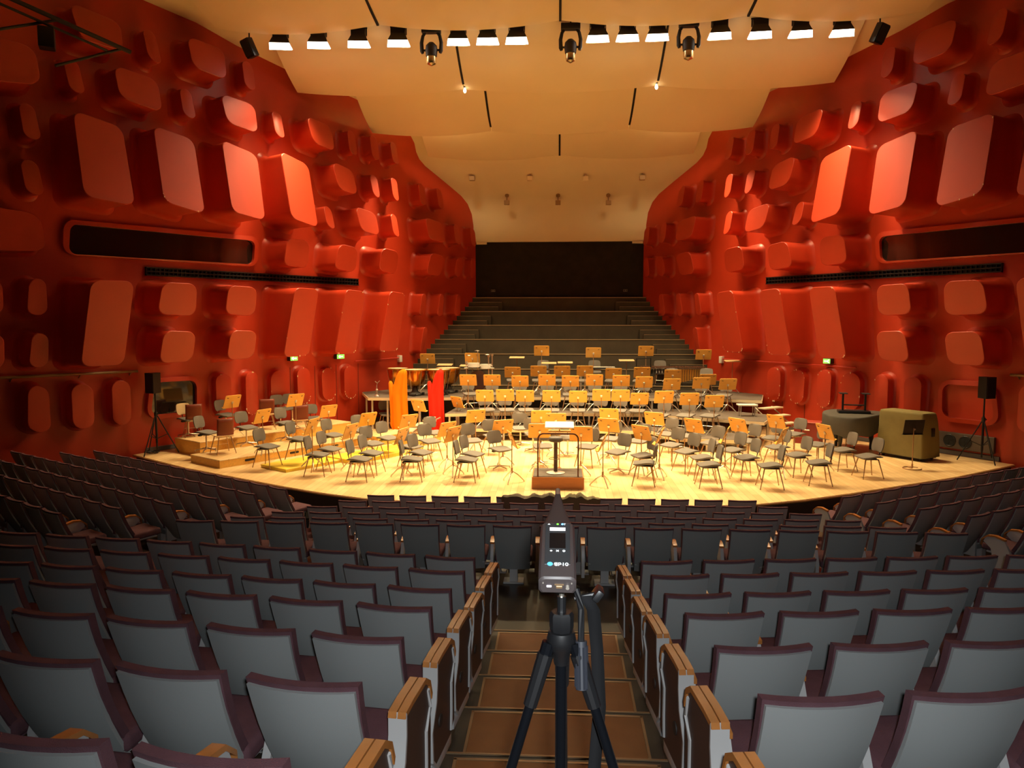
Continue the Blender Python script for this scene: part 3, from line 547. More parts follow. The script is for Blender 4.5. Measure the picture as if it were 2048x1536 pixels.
riser('wooden_riser', 'lower wooden riser box with oval hand slots, in front of the higher one', (-8.03, 17.15), 1.3, 4.35, .2, RISERWOOD, 3)
riser('wooden_riser', 'low yellow riser board nearest the audience at left', (-6.28, 16.78), 1.0, 1.55, .08, YELLOWWOOD)
riser('wooden_riser', 'flat yellow riser board between the violin chairs, left of centre', (-5.0, 17.85), 1.0, 2.4, .10, YELLOWWOOD)
riser('wooden_riser', 'small orange riser box below the orange-covered harp', (-5.05, 20.6), .7, 1.3, .26, RISERWOOD)
riser('wooden_riser', 'small orange riser box between the two covered harps', (-4.0, 20.4), .7, 1.1, .2, RISERWOOD)

# ------------------------------------------------------------------ auditorium seats
def seat_proto(end):
    t = thing('auditorium_seat', 'x', 'theatre seat')
    # shell: a slightly curved grey panel, reclined, seen from behind
    def backsurf(y_off, z0, z1, w0, w1, th, cur, n=7, m=6, lip=0):
        bm = BM(); F = []; Bk = []
        for j in range(m+1):
            s = j/m; z = z0+(z1-z0)*s; y = -.12-.24*(z-.30)/.5-.03*math.sin(s*math.pi)+y_off; w = w0+(w1-w0)*s
            F.append([(w*(-1+2*i/n), y+cur*((-1+2*i/n)**2)*1.0+th, z) for i in range(n+1)])
            Bk.append([(w*(-1+2*i/n), y+cur*((-1+2*i/n)**2)*1.0, z) for i in range(n+1)])
        a = sheet(bm, F); b = sheet(bm, Bk)
        for i in range(n):
            for k in (0, -1): bm.faces.new((a[k][i], a[k][i+1], b[k][i+1], b[k][i]))
        for j in range(m):
            for k in (0, -1): bm.faces.new((a[j][k], a[j+1][k], b[j+1][k], b[j][k]))
        return bm
    sh = backsurf(0, .18, .790, .208, .229, .022, .036)
    obj('back_shell', sh, SHELL, t, ang=50)
    bm = backsurf(.022, .28, .812, .210, .240, .046, .038)
    es = [e for e in bm.edges if len(e.link_faces) == 2 and e.calc_face_angle(0) > 1.0]
    bmesh.ops.bevel(bm, geom=es, offset=.02, segments=3, affect='EDGES')
    obj('back_cushion', bm, MAROON, t, ang=60)
    bm = BM(); box(bm, (0, .10, .345), (.47, .42, .09), Matrix.Rotation(R(3), 4, 'X'), .032, 3); obj('seat_cushion', bm, MAROON, t, ang=60)
    bm = BM(); box(bm, (0, .08, .285), (.42, .36, .03), None, .01, 1); box(bm, (0, .0, .14), (.10, .12, .28)); box(bm, (0, .0, .012), (.26, .2, .024), None, .005, 1)
    obj('pedestal', bm, SEATMET, t)
    def arm(x, nm):
        bm = BM(); pts = [(-.10, .10), (-.10, .34), (-.02, .50), (.10, .53), (.22, .51), (.25, .44), (.15, .36), (.10, .10)]
        extr(bm, pts, 'x', x-.02, x+.02); a = obj(nm, bm, SEATMET, t, ang=30)
        bm = BM()
        sheet_pts = [(-.03, .52, .026), (.10, .55, .028), (.20, .535, .028), (.275, .47, .026), (.285, .40, .024)]
        rr = []
        for y, z, w in sheet_pts: rr.append([(x-w, y, z), (x+w, y, z), (x+w, y-.0, z-.025), (x-w, y, z-.025)])
        g = sheet(bm, rr, True); bm.faces.new(g[0][::-1]); bm.faces.new(g[-1]); obj('armrest_pad', bm, ARMW, a, ang=30)
    arm(-.275, 'armrest')
    if end:
        x = .33*end
        pts = [(-.12, .05), (-.19, .12), (-.20, .28), (-.12, .40), (-.10, .50), (-.10, .60), (.20, .60), (.26, .55), (.29, .40), (.28, .10), (.20, .05)]
        bm = BM(); extr(bm, pts, 'x', x-.028, x+.028); p = obj('aisle_panel', bm, ENDW, t, ang=30)
        bm = BM(); ctr = Vector((0, .03, .33)); rr = []
        for y, z in pts[0:6]:
            v = Vector((0, y, z)); o2 = v+(v-ctr).normalized()*.012
            rr.append([(x-.040, v.y+.006, v.z), (x-.040, o2.y, o2.z), (x+.040, o2.y, o2.z), (x+.040, v.y+.006, v.z)])
        g = sheet(bm, rr, True); bm.faces.new(g[0][::-1]); bm.faces.new(g[-1])
        sd_ = 1 if x > 0 else -1
        path(bm, [(x+sd_*.03, y, z) for y, z in ((.24, .54), (.27, .44), (.20, .36), (.20, .20), (.19, .08))], .010, 6); obj('panel_edge', bm, SEATMET, p, ang=40)
        bm = BM(); pp = [(-.105, .612), (.0, .620), (.19, .620), (.26, .575), (.29, .50)]
        for dx in (-.021, .021):
            g = sheet(bm, [[(x+dx-.018, y, z), (x+dx+.018, y, z), (x+dx+.018, y-.01, z-.025), (x+dx-.018, y-.01, z-.025)] for y, z in pp], True); bm.faces.new(g[0][::-1]); bm.faces.new(g[-1])
        obj('armrest_pad', bm, ARMW, p, ang=30)
        bm = BM(); tube(bm, (x-.034, -.02, .25), (x+.034, -.02, .25), .035, n=12); obj('round_badge', bm, DARKMECH, p)
        bm = BM(); box(bm, (x, .02, .03), (.05, .42, .10), bev=.01); obj('panel_foot', bm, SEATMET, p)
    return t
# shift: the seat's origin sits under its centre; its top edge is .36 behind
PR = {0: seat_proto(0), 1: seat_proto(1), -1: seat_proto(-1)}
used = set()
def seat(x, y, z, rz, label, group, end=0):
    p = PR[end]
    if end in used: return dup(p, (x, y, z), rz, label, group)
    used.add(end); p.location = (x, y, z); p.rotation_euler = (0, 0, rz); p['label'] = label; p['group'] = group; return p
RNAME = ['nearest', 'second', 'third', 'fourth', 'fifth', 'sixth', 'seventh']
for side, nl in ((-1, [3, 4, 5, 6, 7, 9, 10]), (1, [3, 3, 4, 5, 6, 7, 8])):
    for k in range(7):
        for i in range(nl[k]):
            ax = 1.02+.585*i
            y = RY[k]+bend(ax); rz = -side*0+math.atan(.115)*side
            c, s = math.cos(rz), math.sin(rz)
            yy = y+.325*c; xx = side*ax-.325*s
            lab = 'grey seat in %s raked block, %s row from the camera, %s from the aisle' % (('left', 'right')[side > 0], RNAME[k], ORD[i])
            seat(xx, yy, RT[k]-SH-.015, rz, lab, 'raked seats in the %s block' % ('left', 'right')[side > 0], -side if i == 0 else 0)
for k in range(6):
    n = FN[k]
    for i in range(n):
        x = (i-(n-1)/2)*.577+.02
        lab = 'dim seat in centre block, %s row before cross aisle, %s from left end' % (['nearest', 'second', 'third', 'fourth', 'fifth', 'stage-side'][k], ORD[i])
        seat(x, FY[k]+.36, FT[k]-SH, 0, lab, 'centre block seats below the cross aisle')
WNUM = {-1: [13, 13, 14, 12, 9, 6], 1: [11, 9, 8, 7, 5, 3]}
for side in (-1, 1):
    for k in range(6):
        for i in range(WNUM[side][k]):
            p = Vector((*WORG[k], 0))+WDIR*.555*i
            nrm = Vector((.53, .85, 0)).normalized(); p2 = p+nrm*.36
            x = -side*p2.x; rz = math.atan2(-nrm.x, nrm.y)*(-side)
            lab = 'dim brownish seat, %s wing, %s row from the stage, %s from the centre' % (('left', 'right')[side > 0], ORD[k], ORD[i])
            seat(x, p2.y, WTOP[k]-SH, rz, lab, '%s wing seats' % ('left', 'right')[side > 0])
# small step lamps by the right seats
for k, (x, y, z) in enumerate(((.70, 4.0, 1.01), (.70, 4.95, .80), (.70, 6.55, .52))):
    t = thing('step_lamp', 'tiny glowing step lamp by the right edge of the aisle stair, %s from the camera' % ORD[k], 'step lamp', (x, y, z))
    bm = BM(); lathe(bm, [(0, -.012), (.012, -.008), (.016, 0), (.012, .01), (0, .014)], 10); obj('lens', bm, STEPL, t)
    bm = BM(); box(bm, (.02, 0, -.02), (.03, .04, .05), bev=.004); obj('housing', bm, DARKMECH, t)
# clothes over the middle of the front row
def clothes(label, x0, x1, y, z, m, seed):
    rnd = random.Random(seed); bm = BM(); n = 26; rows = []
    for j in range(9):
        s = j/8; a = math.pi*(s*1.25-.1)
        row = []
        for i in range(n+1):
            u = i/n; x = x0+(x1-x0)*u; lump = .03*math.sin(9*u+seed)+.025*math.sin(23*u+seed*2)+.015*rnd.uniform(-1, 1)
            e = math.sin(math.pi*u)**.35
            row.append((x, y-.13*math.cos(a)*e-.02, z+(.08+lump)*math.sin(a)*e-(.25+.3*lump)*(0 if .15 < s < .85 else e)))
        rows.append(row)
    sheet(bm, rows)
    o = obj('coat', bm, m); tag(o, label, 'coat'); sm = o.modifiers.new('t', 'SOLIDIFY'); sm.thickness = .02; return o
clothes('dark crumpled coat thrown over the stage-side centre seats, left of the meter', -1.0, .1, 12.95, .40, mat('dark_coat', (.13, .10, .06), .9, bump=.4), 1)
clothes('dark folded coat over the stage-side centre seats, right of the meter', .0, .75, 12.97, .39, mat('olive_coat', (.16, .13, .06), .9, bump=.4), 4)
t = thing('floor_monitor', 'small black box on the floor before the stage, left of the centre seats', 'speaker', (-4.6, 13.75, -.41), R(15))
bm = BM(); extr(bm, [(-.2, 0), (.2, 0), (.2, .34), (-.05, .38), (-.2, .2)], 'x', -.19, .19); obj('cabinet', bm, BLACK, t, False)
bm = BM(); box(bm, (0, -.13, .3), (.34, .02, .2), Matrix.Rotation(R(-40), 4, 'X')); obj('grille', bm, SPKM, t, False)

# ------------------------------------------------------------------ orchestra chairs
def wavy(bm, w, d, th, n=8):
    top, bot = [], []
    for j in range(n+1):
        v = j/n; y = -d/2+d*v; rr = []
        hw = w/2*(1-.10*abs(2*v-1)**3)
        for i in range(9):
            u = -1+i/4; e = (1-abs(u)**4*.55)*(1-abs(2*v-1)**6*.6)
            z = .018*math.sin(v*math.pi*1.6+.2)+.01*u*u
            rr.append((hw*u, y, z, e))
        top.append([(p[0], p[1], p[2]+th/2*p[3]) for p in rr]); bot.append([(p[0], p[1], p[2]-th/2*p[3]) for p in rr])
    a = sheet(bm, top); b = sheet(bm, bot)
    for i in range(8):
        for k in (0, -1): bm.faces.new((a[k][i], a[k][i+1], b[k][i+1], b[k][i]))
    for j in range(n):
        for k in (0, -1): bm.faces.new((a[j][k], a[j+1][k], b[j+1][k], b[j][k]))
def chair(kind):
    t = thing('orchestra_chair', 'x', 'chair')
    fab = BEIGEFAB if kind == 'beige' else GREYFAB
    if kind == 'wood':
        bm = BM(); box(bm, (0, .02, .45), (.42, .42, .025), None, .01, 1); obj('seat', bm, TANWOOD, t)
        bm = BM(); rows = [[(.21*(-1+2*i/8), -.19+.03*(-1+2*i/8)**2-.06*s, .47+.42*s) for i in range(9)] for s in (0, .25, .5, .75, 1)]
        sheet(bm, rows); o = obj('backrest', bm, BROWNPLY, t); sm = o.modifiers.new('t', 'SOLIDIFY'); sm.thickness = .02
    else:
        bm = BM(); wavy(bm, .46, .45, .072); bmesh.ops.translate(bm, vec=(0, .02, .47), verts=bm.verts); obj('seat', bm, GREYFAB, t, ang=70)
        bm = BM(); F, Bk = [], []                       # rounded padded back
        for j in range(11):
            s = math.sin((-1+j/5)*math.pi/2)
            ee = max(0, 1-abs(s)**2.6)**(1/2.6)
            hw = .215*(.58+.42*ee)
            th = .028*(.3+.7*ee)
            F.append([(hw*u, -.20+.035*u*u-.03*(s+1)+th*(1-.6*abs(u)**4), .735+.15*s) for u in [-1+i/4 for i in range(9)]])
            Bk.append([(hw*u, -.20+.035*u*u-.03*(s+1)-th*(1-.6*abs(u)**4), .735+.15*s) for u in [-1+i/4 for i in range(9)]])
        a = sheet(bm, F); b = sheet(bm, Bk)
        for i in range(8):
            for k in (0, -1): bm.faces.new((a[k][i], a[k][i+1], b[k][i+1], b[k][i]))
        for j in range(10):
            for k in (0, -1): bm.faces.new((a[j][k], a[j+1][k], b[j+1][k], b[j][k]))
        obj('backrest', bm, fab, t, ang=70)
        bm = BM(); path(bm, [(0, -.10, .43), (0, -.22, .45), (0, -.245, .56), (0, -.245, .70)], .012, 6); obj('back_bar', bm, DARKMECH, t)
        bm = BM(); box(bm, (0, .0, .425), (.20, .26, .035), None, .008, 1); box(bm, (.05, -.14, .405), (.10, .08, .05), None, .01, 1); obj('seat_mechanism', bm, DARKMECH, t)
    if kind in ('leg', 'wood'):
        for sx in (-1, 1):
            for sy in (-1, 1):
                bm = BM(); p0 = (sx*.15, .02+sy*.15, .42); p1 = (sx*.235, .02+sy*.24, .01); tube(bm, p0, p1, .015, .010, 6); lathe(bm, [(0, 0), (.012, 0), (.012, .02), (0, .025)], 8, (p1[0], p1[1], 0))
                obj('leg', bm, LEGM, t)
        bm = BM(); box(bm, (0, .02, .42), (.32, .32, .014), None, .004, 1); tube(bm, (-.2, .2, .2), (.2, .2, .2), .005, n=5); obj('frame', bm, CHROME, t)
    else:
        bm = BM(); tube(bm, (0, 0, .04), (0, 0, .42), .022, n=10); lathe(bm, [(0, .1), (.04, .1), (.035, .05), (0, .05)], 10); obj('column', bm, CHROME, t)
        for i in range(5):
            a = 2*math.pi*i/5+.3; bm = BM(); tube(bm, (0, 0, .07), (.27*math.cos(a), .27*math.sin(a), .035), .02, .012, 6); lathe(bm, [(0, 0), (.02, .0), (.02, .03), (0, .035)], 8, (.27*math.cos(a), .27*math.sin(a), 0)); obj('base_arm', bm, CHROME, t)
    return t
CP = {}
def place_chair(kind, x, y, z, rz, label, group):
    if kind not in CP:
        t = CP[kind] = chair(kind); t.location = (x, y, z); t.rotation_euler = (0, 0, rz); t['label'] = label; t['group'] = group; return t
    return dup(CP[kind], (x, y, z), rz, label, group)
rc = random.Random(7)
LOOK = {'leg': 'grey chair on four legs', 'swivel': 'grey swivel chair', 'beige': 'beige backed swivel chair', 'wood': 'brown plywood chair'}
zn = {}
for c in CHAIRS: zn.setdefault(c[0], []).append(c)
for zone, L in zn.items():
    L.sort(key=lambda c: c[2])
    for i, (zo, k, x, y, z, f) in enumerate(L):
        if f is None:
            tx, ty = 0, 16.2
            if y < 16.6: tx, ty = 0, y+.1
            a = math.atan2(ty-y, tx-x)-math.pi/2+R(rc.uniform(-9, 9))
            if k == 'wood': a += R(150)
        else: a = R(f)
        place_chair(k, x, y, z, a, '%s, %s chair from left, %s' % (LOOK[k], ORD[i], zone.strip()) if len(L) > 1 else '%s standing on the %s' % (LOOK[k], zone.strip()), 'orchestra chairs in the '+zone.strip())
# chairs behind the desks on the tiers
def tierchairs(nm, xs, yf, z, zone, kind='leg'):
    for i, x in enumerate(xs):
        y = yf(x); a = math.atan2(16.5-y, -x)-math.pi/2+R(rc.uniform(-6, 6))
        place_chair(kind, x, y, z, a, 'grey chair behind a desk on the %s, %s from left end' % (zone, ORD[i]), 'orchestra chairs on the '+zone)
for z, Y0, zone in ((.35, 22.0, 'lowest grey tier'), (.71, 23.2, 'middle grey tier'), (1.05, 24.5, 'highest grey tier')):
    xs = sorted(s[1] for s in STANDS if abs(s[3]-z) < .01 and (abs(s[2]-Y0) < .01 or (z < .4 and abs(s[2]-20.95) < .01)))
    tierchairs('c', xs, lambda x: (Y0 if not (z < .4 and x > 2.9) else 20.95)+.5, z, zone)
for i, (x, y) in enumerate(((-.55, 27.05), (1.3, 27.05), (3.65, 27.05))):
    place_chair('leg', x, y, 1.2, R(180), 'grey chair on the first choir step behind the percussion, %s from the left' % ORD[i], 'chairs on the first choir step')

# ------------------------------------------------------------------ music stands
def stand_proto(h, raised=0):
    t = thing('music_stand', 'x', 'music stand')
    bm = BM(); tube(bm, (0, 0, .22), (0, 0, h-.02), .012, .010, 8); lathe(bm, [(0, .2), (.022, .2), (.022, .32), (0, .34)], 8); obj('pole', bm, LEGM, t)
    for i in range(3):
        a = R(90+120*i); bm = BM(); c, s = math.cos(a), math.sin(a)
        path(bm, [(0, 0, .25), (.12*c, .12*s, .17), (.27*c, .27*s, .025)], [.012, .016, .012], 6); lathe(bm, [(0, 0), (.016, 0), (.016, .025), (0, .03)], 8, (.27*c, .27*s, 0)); obj('leg', bm, CHROME, t)
    # desk: board with two rounded top corners, leaning back; the player stands at +Y, we see the outer side at -Y
    tilt = Matrix.Translation((0, 0, h)) @ Matrix.Rotation(R(22), 4, 'X')
    bm = BM(); w, hh = .265, .185; pts = [(-w, -hh), (w, -hh)]
    for cx, a0 in ((w-.035, 0), (-w+.035, 90)):
        for i in range(5): a = R(a0+22.5*i); pts.append((cx+.035*math.cos(a), hh-.035+.035*math.sin(a)))
    extr(bm, pts, 'y', -.008, .008); bmesh.ops.transform(bm, matrix=tilt, verts=bm.verts); d = obj('desk', bm, DESKWOOD, t, ang=30)
    bm = BM(); box(bm, (0, .035, -hh-.004), (.50, .08, .014), None, .004, 1); bmesh.ops.transform(bm, matrix=tilt, verts=bm.verts); obj('ledge', bm, DESKWOOD, d)
    bm = BM(); box(bm, (0, -.02, -.03), (.06, .025, .07), None, .008, 1); tube(bm, (0, -.03, -.06), (0, -.03, .0), .014, n=8); bmesh.ops.transform(bm, matrix=tilt, verts=bm.verts); obj('clamp', bm, CHROME, d)
    for s in (-1, 1):
        bm = BM(); box(bm, (s*.18, -.012, .115), (.055, .01, .013), Matrix.Rotation(R(-12*s), 4, 'Y')); bmesh.ops.transform(bm, matrix=tilt, verts=bm.verts); obj('page_clip', bm, DARKMECH, d)
    return t
SP = {}
zs = {}
for s in STANDS: zs.setdefault(s[0], []).append(s)
for zone, L in zs.items():
    L.sort(key=lambda s: s[1])
    for i, (zo, x, y, z, h, yaw) in enumerate(L):
        hk = round(h, 2)
        # desk centre was measured; the pole stands there. Outer side faces the conductor
        if yaw is None: a = math.atan2(15.6-y, -x)+math.pi/2
        else: a = R(yaw)
        if abs(x) < .9 and y < 18.6 and yaw is None: a = math.atan2(14.5-y, -x*.6)+math.pi/2
        lab = 'orange wooden music stand %s, %s from left' % (zone, ORD[i])
        if hk not in SP:
            t = SP[hk] = stand_proto(h); t.location = (x, y, z); t.rotation_euler = (0, 0, a); t['label'] = lab; t['group'] = 'orange music stands '+zone
        else: dup(SP[hk], (x, y, z), a, lab, 'orange music stands '+zone)
# flat wooden trays on poles in the percussion row
tp = None
for i, (x, y, h) in enumerate(sorted(TRAYS)):
    lab = 'flat tan wooden tray on a pole in the percussion row, %s from the left' % ORD[i]
    t = thing('flat_tray_stand', lab, 'music stand', (x, y, 1.05), 0, 'flat trays on poles')
    bm = BM(); box(bm, (0, 0, h), (.52, .36, .025), Matrix.Rotation(R(5), 4, 'X'), .006, 1); d = obj('tray', bm, TANWOOD, t)
    bm = BM(); tube(bm, (0, 0, .2), (0, 0, h), .012); obj('pole', bm, LEGM, t)
    for k in range(3):
        a = R(90+120*k); bm = BM(); path(bm, [(0, 0, .25), (.12*math.cos(a), .12*math.sin(a), .16), (.25*math.cos(a), .25*math.sin(a), .012)], .012, 6); obj('leg', bm, CHROME, t)

# ------------------------------------------------------------------ conductor
t = thing('conductor_podium', 'square wooden conductor podium with grey top and bronze rail at front centre', 'podium', (0, 15.45, 0))
bm = BM(); box(bm, (0, .48, .125), (1.09, .96, .25), None, .006, 1); obj('base', bm, mat('podium_wood', (.62, .22, .05), .4, var=.15, kind='grain'), t)
bm = BM(); box(bm, (0, .48, .255), (1.04, .91, .012)); obj('carpet_top', bm, DECK, t, False)
bm = BM(); pts = [(-.42, .06, .26), (-.42, .06, 1.02)]
for i in range(1, 7): a = R(180-15*i); pts.append((-.42+.12+.12*math.cos(a), .06, 1.04+.12*math.sin(a)))
q = [(-x, y, z) for x, y, z in pts[::-1]]; path(bm, pts+q, .016, 10); obj('rail', bm, mat('bronze_tube', (.13, .05, .03), .3, metal=.6), t)
t = thing('conductor_stool', 'round grey stool on a thick column on the podium', 'stool', (-.05, 15.86, .261))
bm = BM(); lathe(bm, [(0, .68), (.13, .68), (.155, .70), (.155, .75), (.135, .775), (0, .78)], 24); obj('seat', bm, mat('dark_grey_vinyl', (.12, .10, .085), .6), t)
bm = BM(); tube(bm, (0, 0, .03), (0, 0, .68), .042, n=16); obj('column', bm, mat('brown_column', (.14, .085, .055), .6), t)
bm = BM(); lathe(bm, [(0, 0), (.2, 0), (.2, .015), (.06, .035), (0, .04)], 24); obj('foot_plate', bm, GALV, t)
bm = BM(); path(bm, [(.11*math.cos(R(a))-.03, .11*math.sin(R(a))-.05, .32) for a in range(0, 375, 15)], .007, 6); obj('foot_ring', bm, BRASS, t)
t = thing('conductor_stand', 'conductor music stand with wide flat white desk behind the podium', 'music stand', (.03, 16.62, 0))
bm = BM(); box(bm, (0, 0, 1.19), (.64, .36, .03), Matrix.Rotation(R(14), 4, 'X'), .008, 1); obj('desk', bm, WHITE, t)
bm = BM(); box(bm, (0, .02, 1.05), (.5, .3, .02), None, .006, 1); obj('shelf', bm, TANWOOD, t)
bm = BM(); tube(bm, (0, 0, .2), (0, 0, 1.16), .016); obj('pole', bm, CHROME, t)
for k in range(3):
    a = R(90+120*k); bm = BM(); path(bm, [(0, 0, .25), (.14*math.cos(a), .14*math.sin(a), .16), (.3*math.cos(a), .3*math.sin(a), .014)], .014, 6); obj('leg', bm, CHROME, t)

# ------------------------------------------------------------------ percussion
def kettle(x, y, r, label, ped=True):
    t = thing('kettledrum', label, 'kettledrum', (x, y, 1.05))
    bm = BM(); lathe(bm, [(0, .27), (r*.30, .28), (r*.58, .34), (r*.80, .45), (r*.93, .60), (r*.98, .76), (r*.98, .84)], 28); obj('copper_bowl', bm, COPPER, t)
    bm = BM(); lathe(bm, [(r*.97, .82), (r*1.05, .83), (r*1.05, .865), (r*.98, .87), (r*.97, .82)], 28); obj('rim', bm, GOLD, t)
    bm = BM(); lathe(bm, [(0, .862), (r*.99, .86)], 28); obj('drumhead', bm, SKIN, t)
    for k in range(6):
        a = R(60*k+15); bm = BM(); tube(bm, (r*1.04*math.cos(a), r*1.04*math.sin(a), .83), (r*.72*math.cos(a), r*.72*math.sin(a), .2), .006, n=6); obj('strut', bm, CHROME, t)
    bm = BM(); lathe(bm, [(0, .0), (r*.55, .0), (r*.6, .04), (r*.5, .10), (r*.3, .14), (r*.22, .28), (0, .28)], 14)
    box(bm, (0, -r*.55, .06), (.16, .26, .06), None, .01, 1)
    for k in range(3): a = R(120*k+30); lathe(bm, [(0, 0), (.05, 0), (.05, .09), (0, .1)], 10, (r*.75*math.cos(a), r*.75*math.sin(a), 0))
    obj('base', bm, DARKMECH, t)
kettle(-5.42, 25.0, .34, 'copper kettledrum at far left, behind the orange-covered harp')
kettle(-4.72, 24.4, .37, 'copper kettledrum between the two covered harps')
kettle(-3.95, 24.5, .38, 'copper kettledrum behind the red-covered harp')
kettle(-3.75, 25.35, .40, 'copper kettledrum furthest back, right of the red harp cover')
def drape(name, label, x, y, z0, H, W, th, m, seed, foot):
    """a concert harp under a loose cloth: tall pillar at the right, curved shoulder at the left"""
    t = thing(name, label, 'harp', (x, y, z0))
    bm = BM(); n = 48; m_ = 30; rings = []
    for j in range(m_+1):
        s = j/m_; z = H*s
        xr = W*.5-.02*math.sin(s*3)-.03*s
        if s < .62: xl = -W*.5+.02*math.sin(s*6)
        elif s < .78: xl = -W*.5+W*.27*((s-.62)/.16)
        else: xl = -W*.23+W*.30*((s-.78)/.22)**1.3
        if s < .12: xl -= foot*(.12-s)*2; xr += foot*(.12-s)*3
        tt = th*(1-.45*s)
        if s > .94: k = math.sqrt(max(0, 1-((s-.94)/.06)**2)); c = (xl+xr)/2; xl = c+(xl-c)*(.3+.7*k); xr = c+(xr-c)*(.3+.7*k); tt *= .25+.75*k
        row = []
        for i in range(n):
            a = 2*math.pi*i/n; fo = 1+(.20*math.sin(7*a+seed+s)+.12*math.sin(13*a+seed*2+s*3))*(1-.4*s)
            row.append(((xl+xr)/2+(xr-xl)/2*math.copysign(abs(math.cos(a))**.75, math.cos(a))*(1+(fo-1)*.2), tt*math.sin(a)*fo, z))
        rings.append(row)
    g = sheet(bm, rings, True); bm.faces.new(g[-1])
    # the lower shoulder bulging through the cloth
    rg = []
    for z, rx, cx in ((H*.30, .06, -W*.36), (H*.55, .08, -W*.37), (H*.70, .08, -W*.40), (H*.78, .065, -W*.43), (H*.81, .035, -W*.44)):
        rg.append([(cx+rx*math.cos(2*math.pi*i/14), rx*1.3*math.sin(2*math.pi*i/14), z) for i in range(14)])
    g = sheet(bm, rg, True); bm.faces.new(g[-1]); bm.faces.new(g[0][::-1])
    obj('cloth_cover', bm, m, t, ang=80)
    bm = BM(); box(bm, (0, 0, .04), (W*.6, th*1.2, .08), None, .02, 2); obj('harp_foot', bm, mat('harp_wood', (.3, .1, .03), .4), t)
drape('covered_harp', 'concert harp under a long bright orange cloth, left of centre', -5.0, 23.2, 0, 2.0, .60, .20, ORANGEC, 1.0, -.6)
drape('covered_harp', 'concert harp under a long red cloth, between orange harp and the tiers', -3.82, 23.3, 0, 2.0, .52, .18, REDC, 2.6, .6)
# chrome percussion rack with a bass drum
t = thing('drum_kit', 'small drum set with bright chrome stands, left of centre in the percussion row', 'drum kit', (-2.72, 25.3, 1.05)); t.scale = (1.2, 1.1, 1.3)
bm = BM(); r = bmesh.ops.create_cone(bm, cap_ends=True, segments=28, radius1=.27, radius2=.27, depth=.34); bmesh.ops.rotate(bm, cent=(0, 0, 0), matrix=Matrix.Rotation(R(90), 3, 'X'), verts=bm.verts); bmesh.ops.translate(bm, vec=(0, 0, .34), verts=bm.verts); obj('bass_drum', bm, mat('dark_brown_lacquer', (.05, .018, .015), .2), t)
for x, h in ((-.33, .78), (.30, .95), (.40, .98)):
    bm = BM(); tube(bm, (x, -.05, .02), (x, -.05, h), .018); lathe(bm, [(0, h), (.035, h), (.035, h+.06), (0, h+.06)], 8, (x, -.05, 0))
    for zz in (.2, .45, .66): box(bm, (x, -.06, zz), (.13, .04, .03), None, .008, 1)
    obj('chrome_stand', bm, CHROME, t)
for x, y, z, r_ in ((-.12, -.1, .80, .17), (.22, .05, .76, .18)):
    bm = BM(); lathe(bm, [(0, z-.11), (r_, z-.11), (r_, z), (0, z+.004)], 20, (x, y, 0)); obj('snare_drum', bm, WHITE, t)
bm = BM(); tube(bm, (-.35, -.06, .72), (.42, -.06, .72), .016); tube(bm, (-.02, .1, .1), (-.02, .1, 1.12), .012); obj('cross_bar', bm, CHROME, t)
for x, z in ((-.26, 1.0), (.27, 1.02), (-.02, 1.12)):
    bm = BM(); lathe(bm, [(0, z+.02), (.07, z), (.075, z-.008), (0, z+.0)], 16, (x, -.08, 0)); obj('cymbal', bm, CHROME, t)
# glockenspiel and marimba
t = thing('glockenspiel', 'glockenspiel table with a white edge in the middle of the percussion row', 'glockenspiel', (1.32, 25.75, 1.05))
bm = BM(); box(bm, (0, 0, .85), (1.25, .5, .04), None, .008, 1); obj('frame', bm, BLACK, t)
for i in range(22): bm = BM(); box(bm, (-.58+i*.055, 0, .885), (.04, .42-.008*i, .014)); obj('bar', bm, WHITE, t, False)
for s in (-1, 1):
    bm = BM(); tube(bm, (s*.55, -.2, 0), (s*.55, -.2, .83), .018); tube(bm, (s*.55, .2, 0), (s*.55, .2, .83), .018); obj('leg', bm, GALV, t)
t = thing('marimba', 'long dark marimba with gold resonator pipes at right of the percussion row', 'marimba', (3.95, 25.75, 1.05))
for row, (yy, nb) in enumerate(((0, 30), (.25, 22))):
    for i in range(nb): bm = BM(); box(bm, (-1.1+i*(2.2/nb), yy, .86+.03*row), (2.2/nb-.02, .34-.005*i, .02)); obj('bar', bm, mat('rosewood_bar', (.10, .04, .02), .4), t, False)
for i in range(12):
    bm = BM(); tube(bm, (.12+i*.08, -.05, .35+.02*i), (.12+i*.08, -.05, .82), .034, n=10); obj('resonator', bm, GOLD, t)
for i in range(12):
    bm = BM(); tube(bm, (-1.05+i*.095, -.05, .66), (-1.05+i*.095, -.05, .82), .034, n=8); obj('resonator', bm, DARKMECH, t)
for s in (-1, 1):
    bm = BM(); box(bm, (s*1.15, .1, .42), (.05, .6, .84), None, .01, 1); obj('end_frame', bm, BLACK, t)
bm = BM(); tube(bm, (-1.15, .1, .3), (1.15, .1, .3), .02); obj('stretcher', bm, BLACK, t)
t = thing('percussion_stand', 'tall dark metal stand left of the marimba', 'stand', (2.62, 25.45, 1.05))
bm = BM(); tube(bm, (0, 0, .02), (0, 0, 1.2), .02); tube(bm, (0, 0, 1.18), (.5, .2, 1.2), .018); tube(bm, (.5, .2, .0), (.5, .2, 1.2), .018); obj('frame', bm, BLACK, t)
for s in (-1, 1): bm = BM(); tube(bm, (0, s*.25, .02), (0, 0, .15), .014); obj('foot', bm, BLACK, t)
t = thing('chrome_pillar_stand', 'small twisted chrome stand alone on the left end of the top tier', 'stand', (-5.95, 24.2, 1.05))
bm = BM(); lathe(bm, [(0, 0), (.1, 0), (.09, .02), (.03, .05), (.035, .12), (.02, .16), (.045, .2), (.018, .26), (.016, .34), (0, .35)], 14); obj('column', bm, CHROME, t)
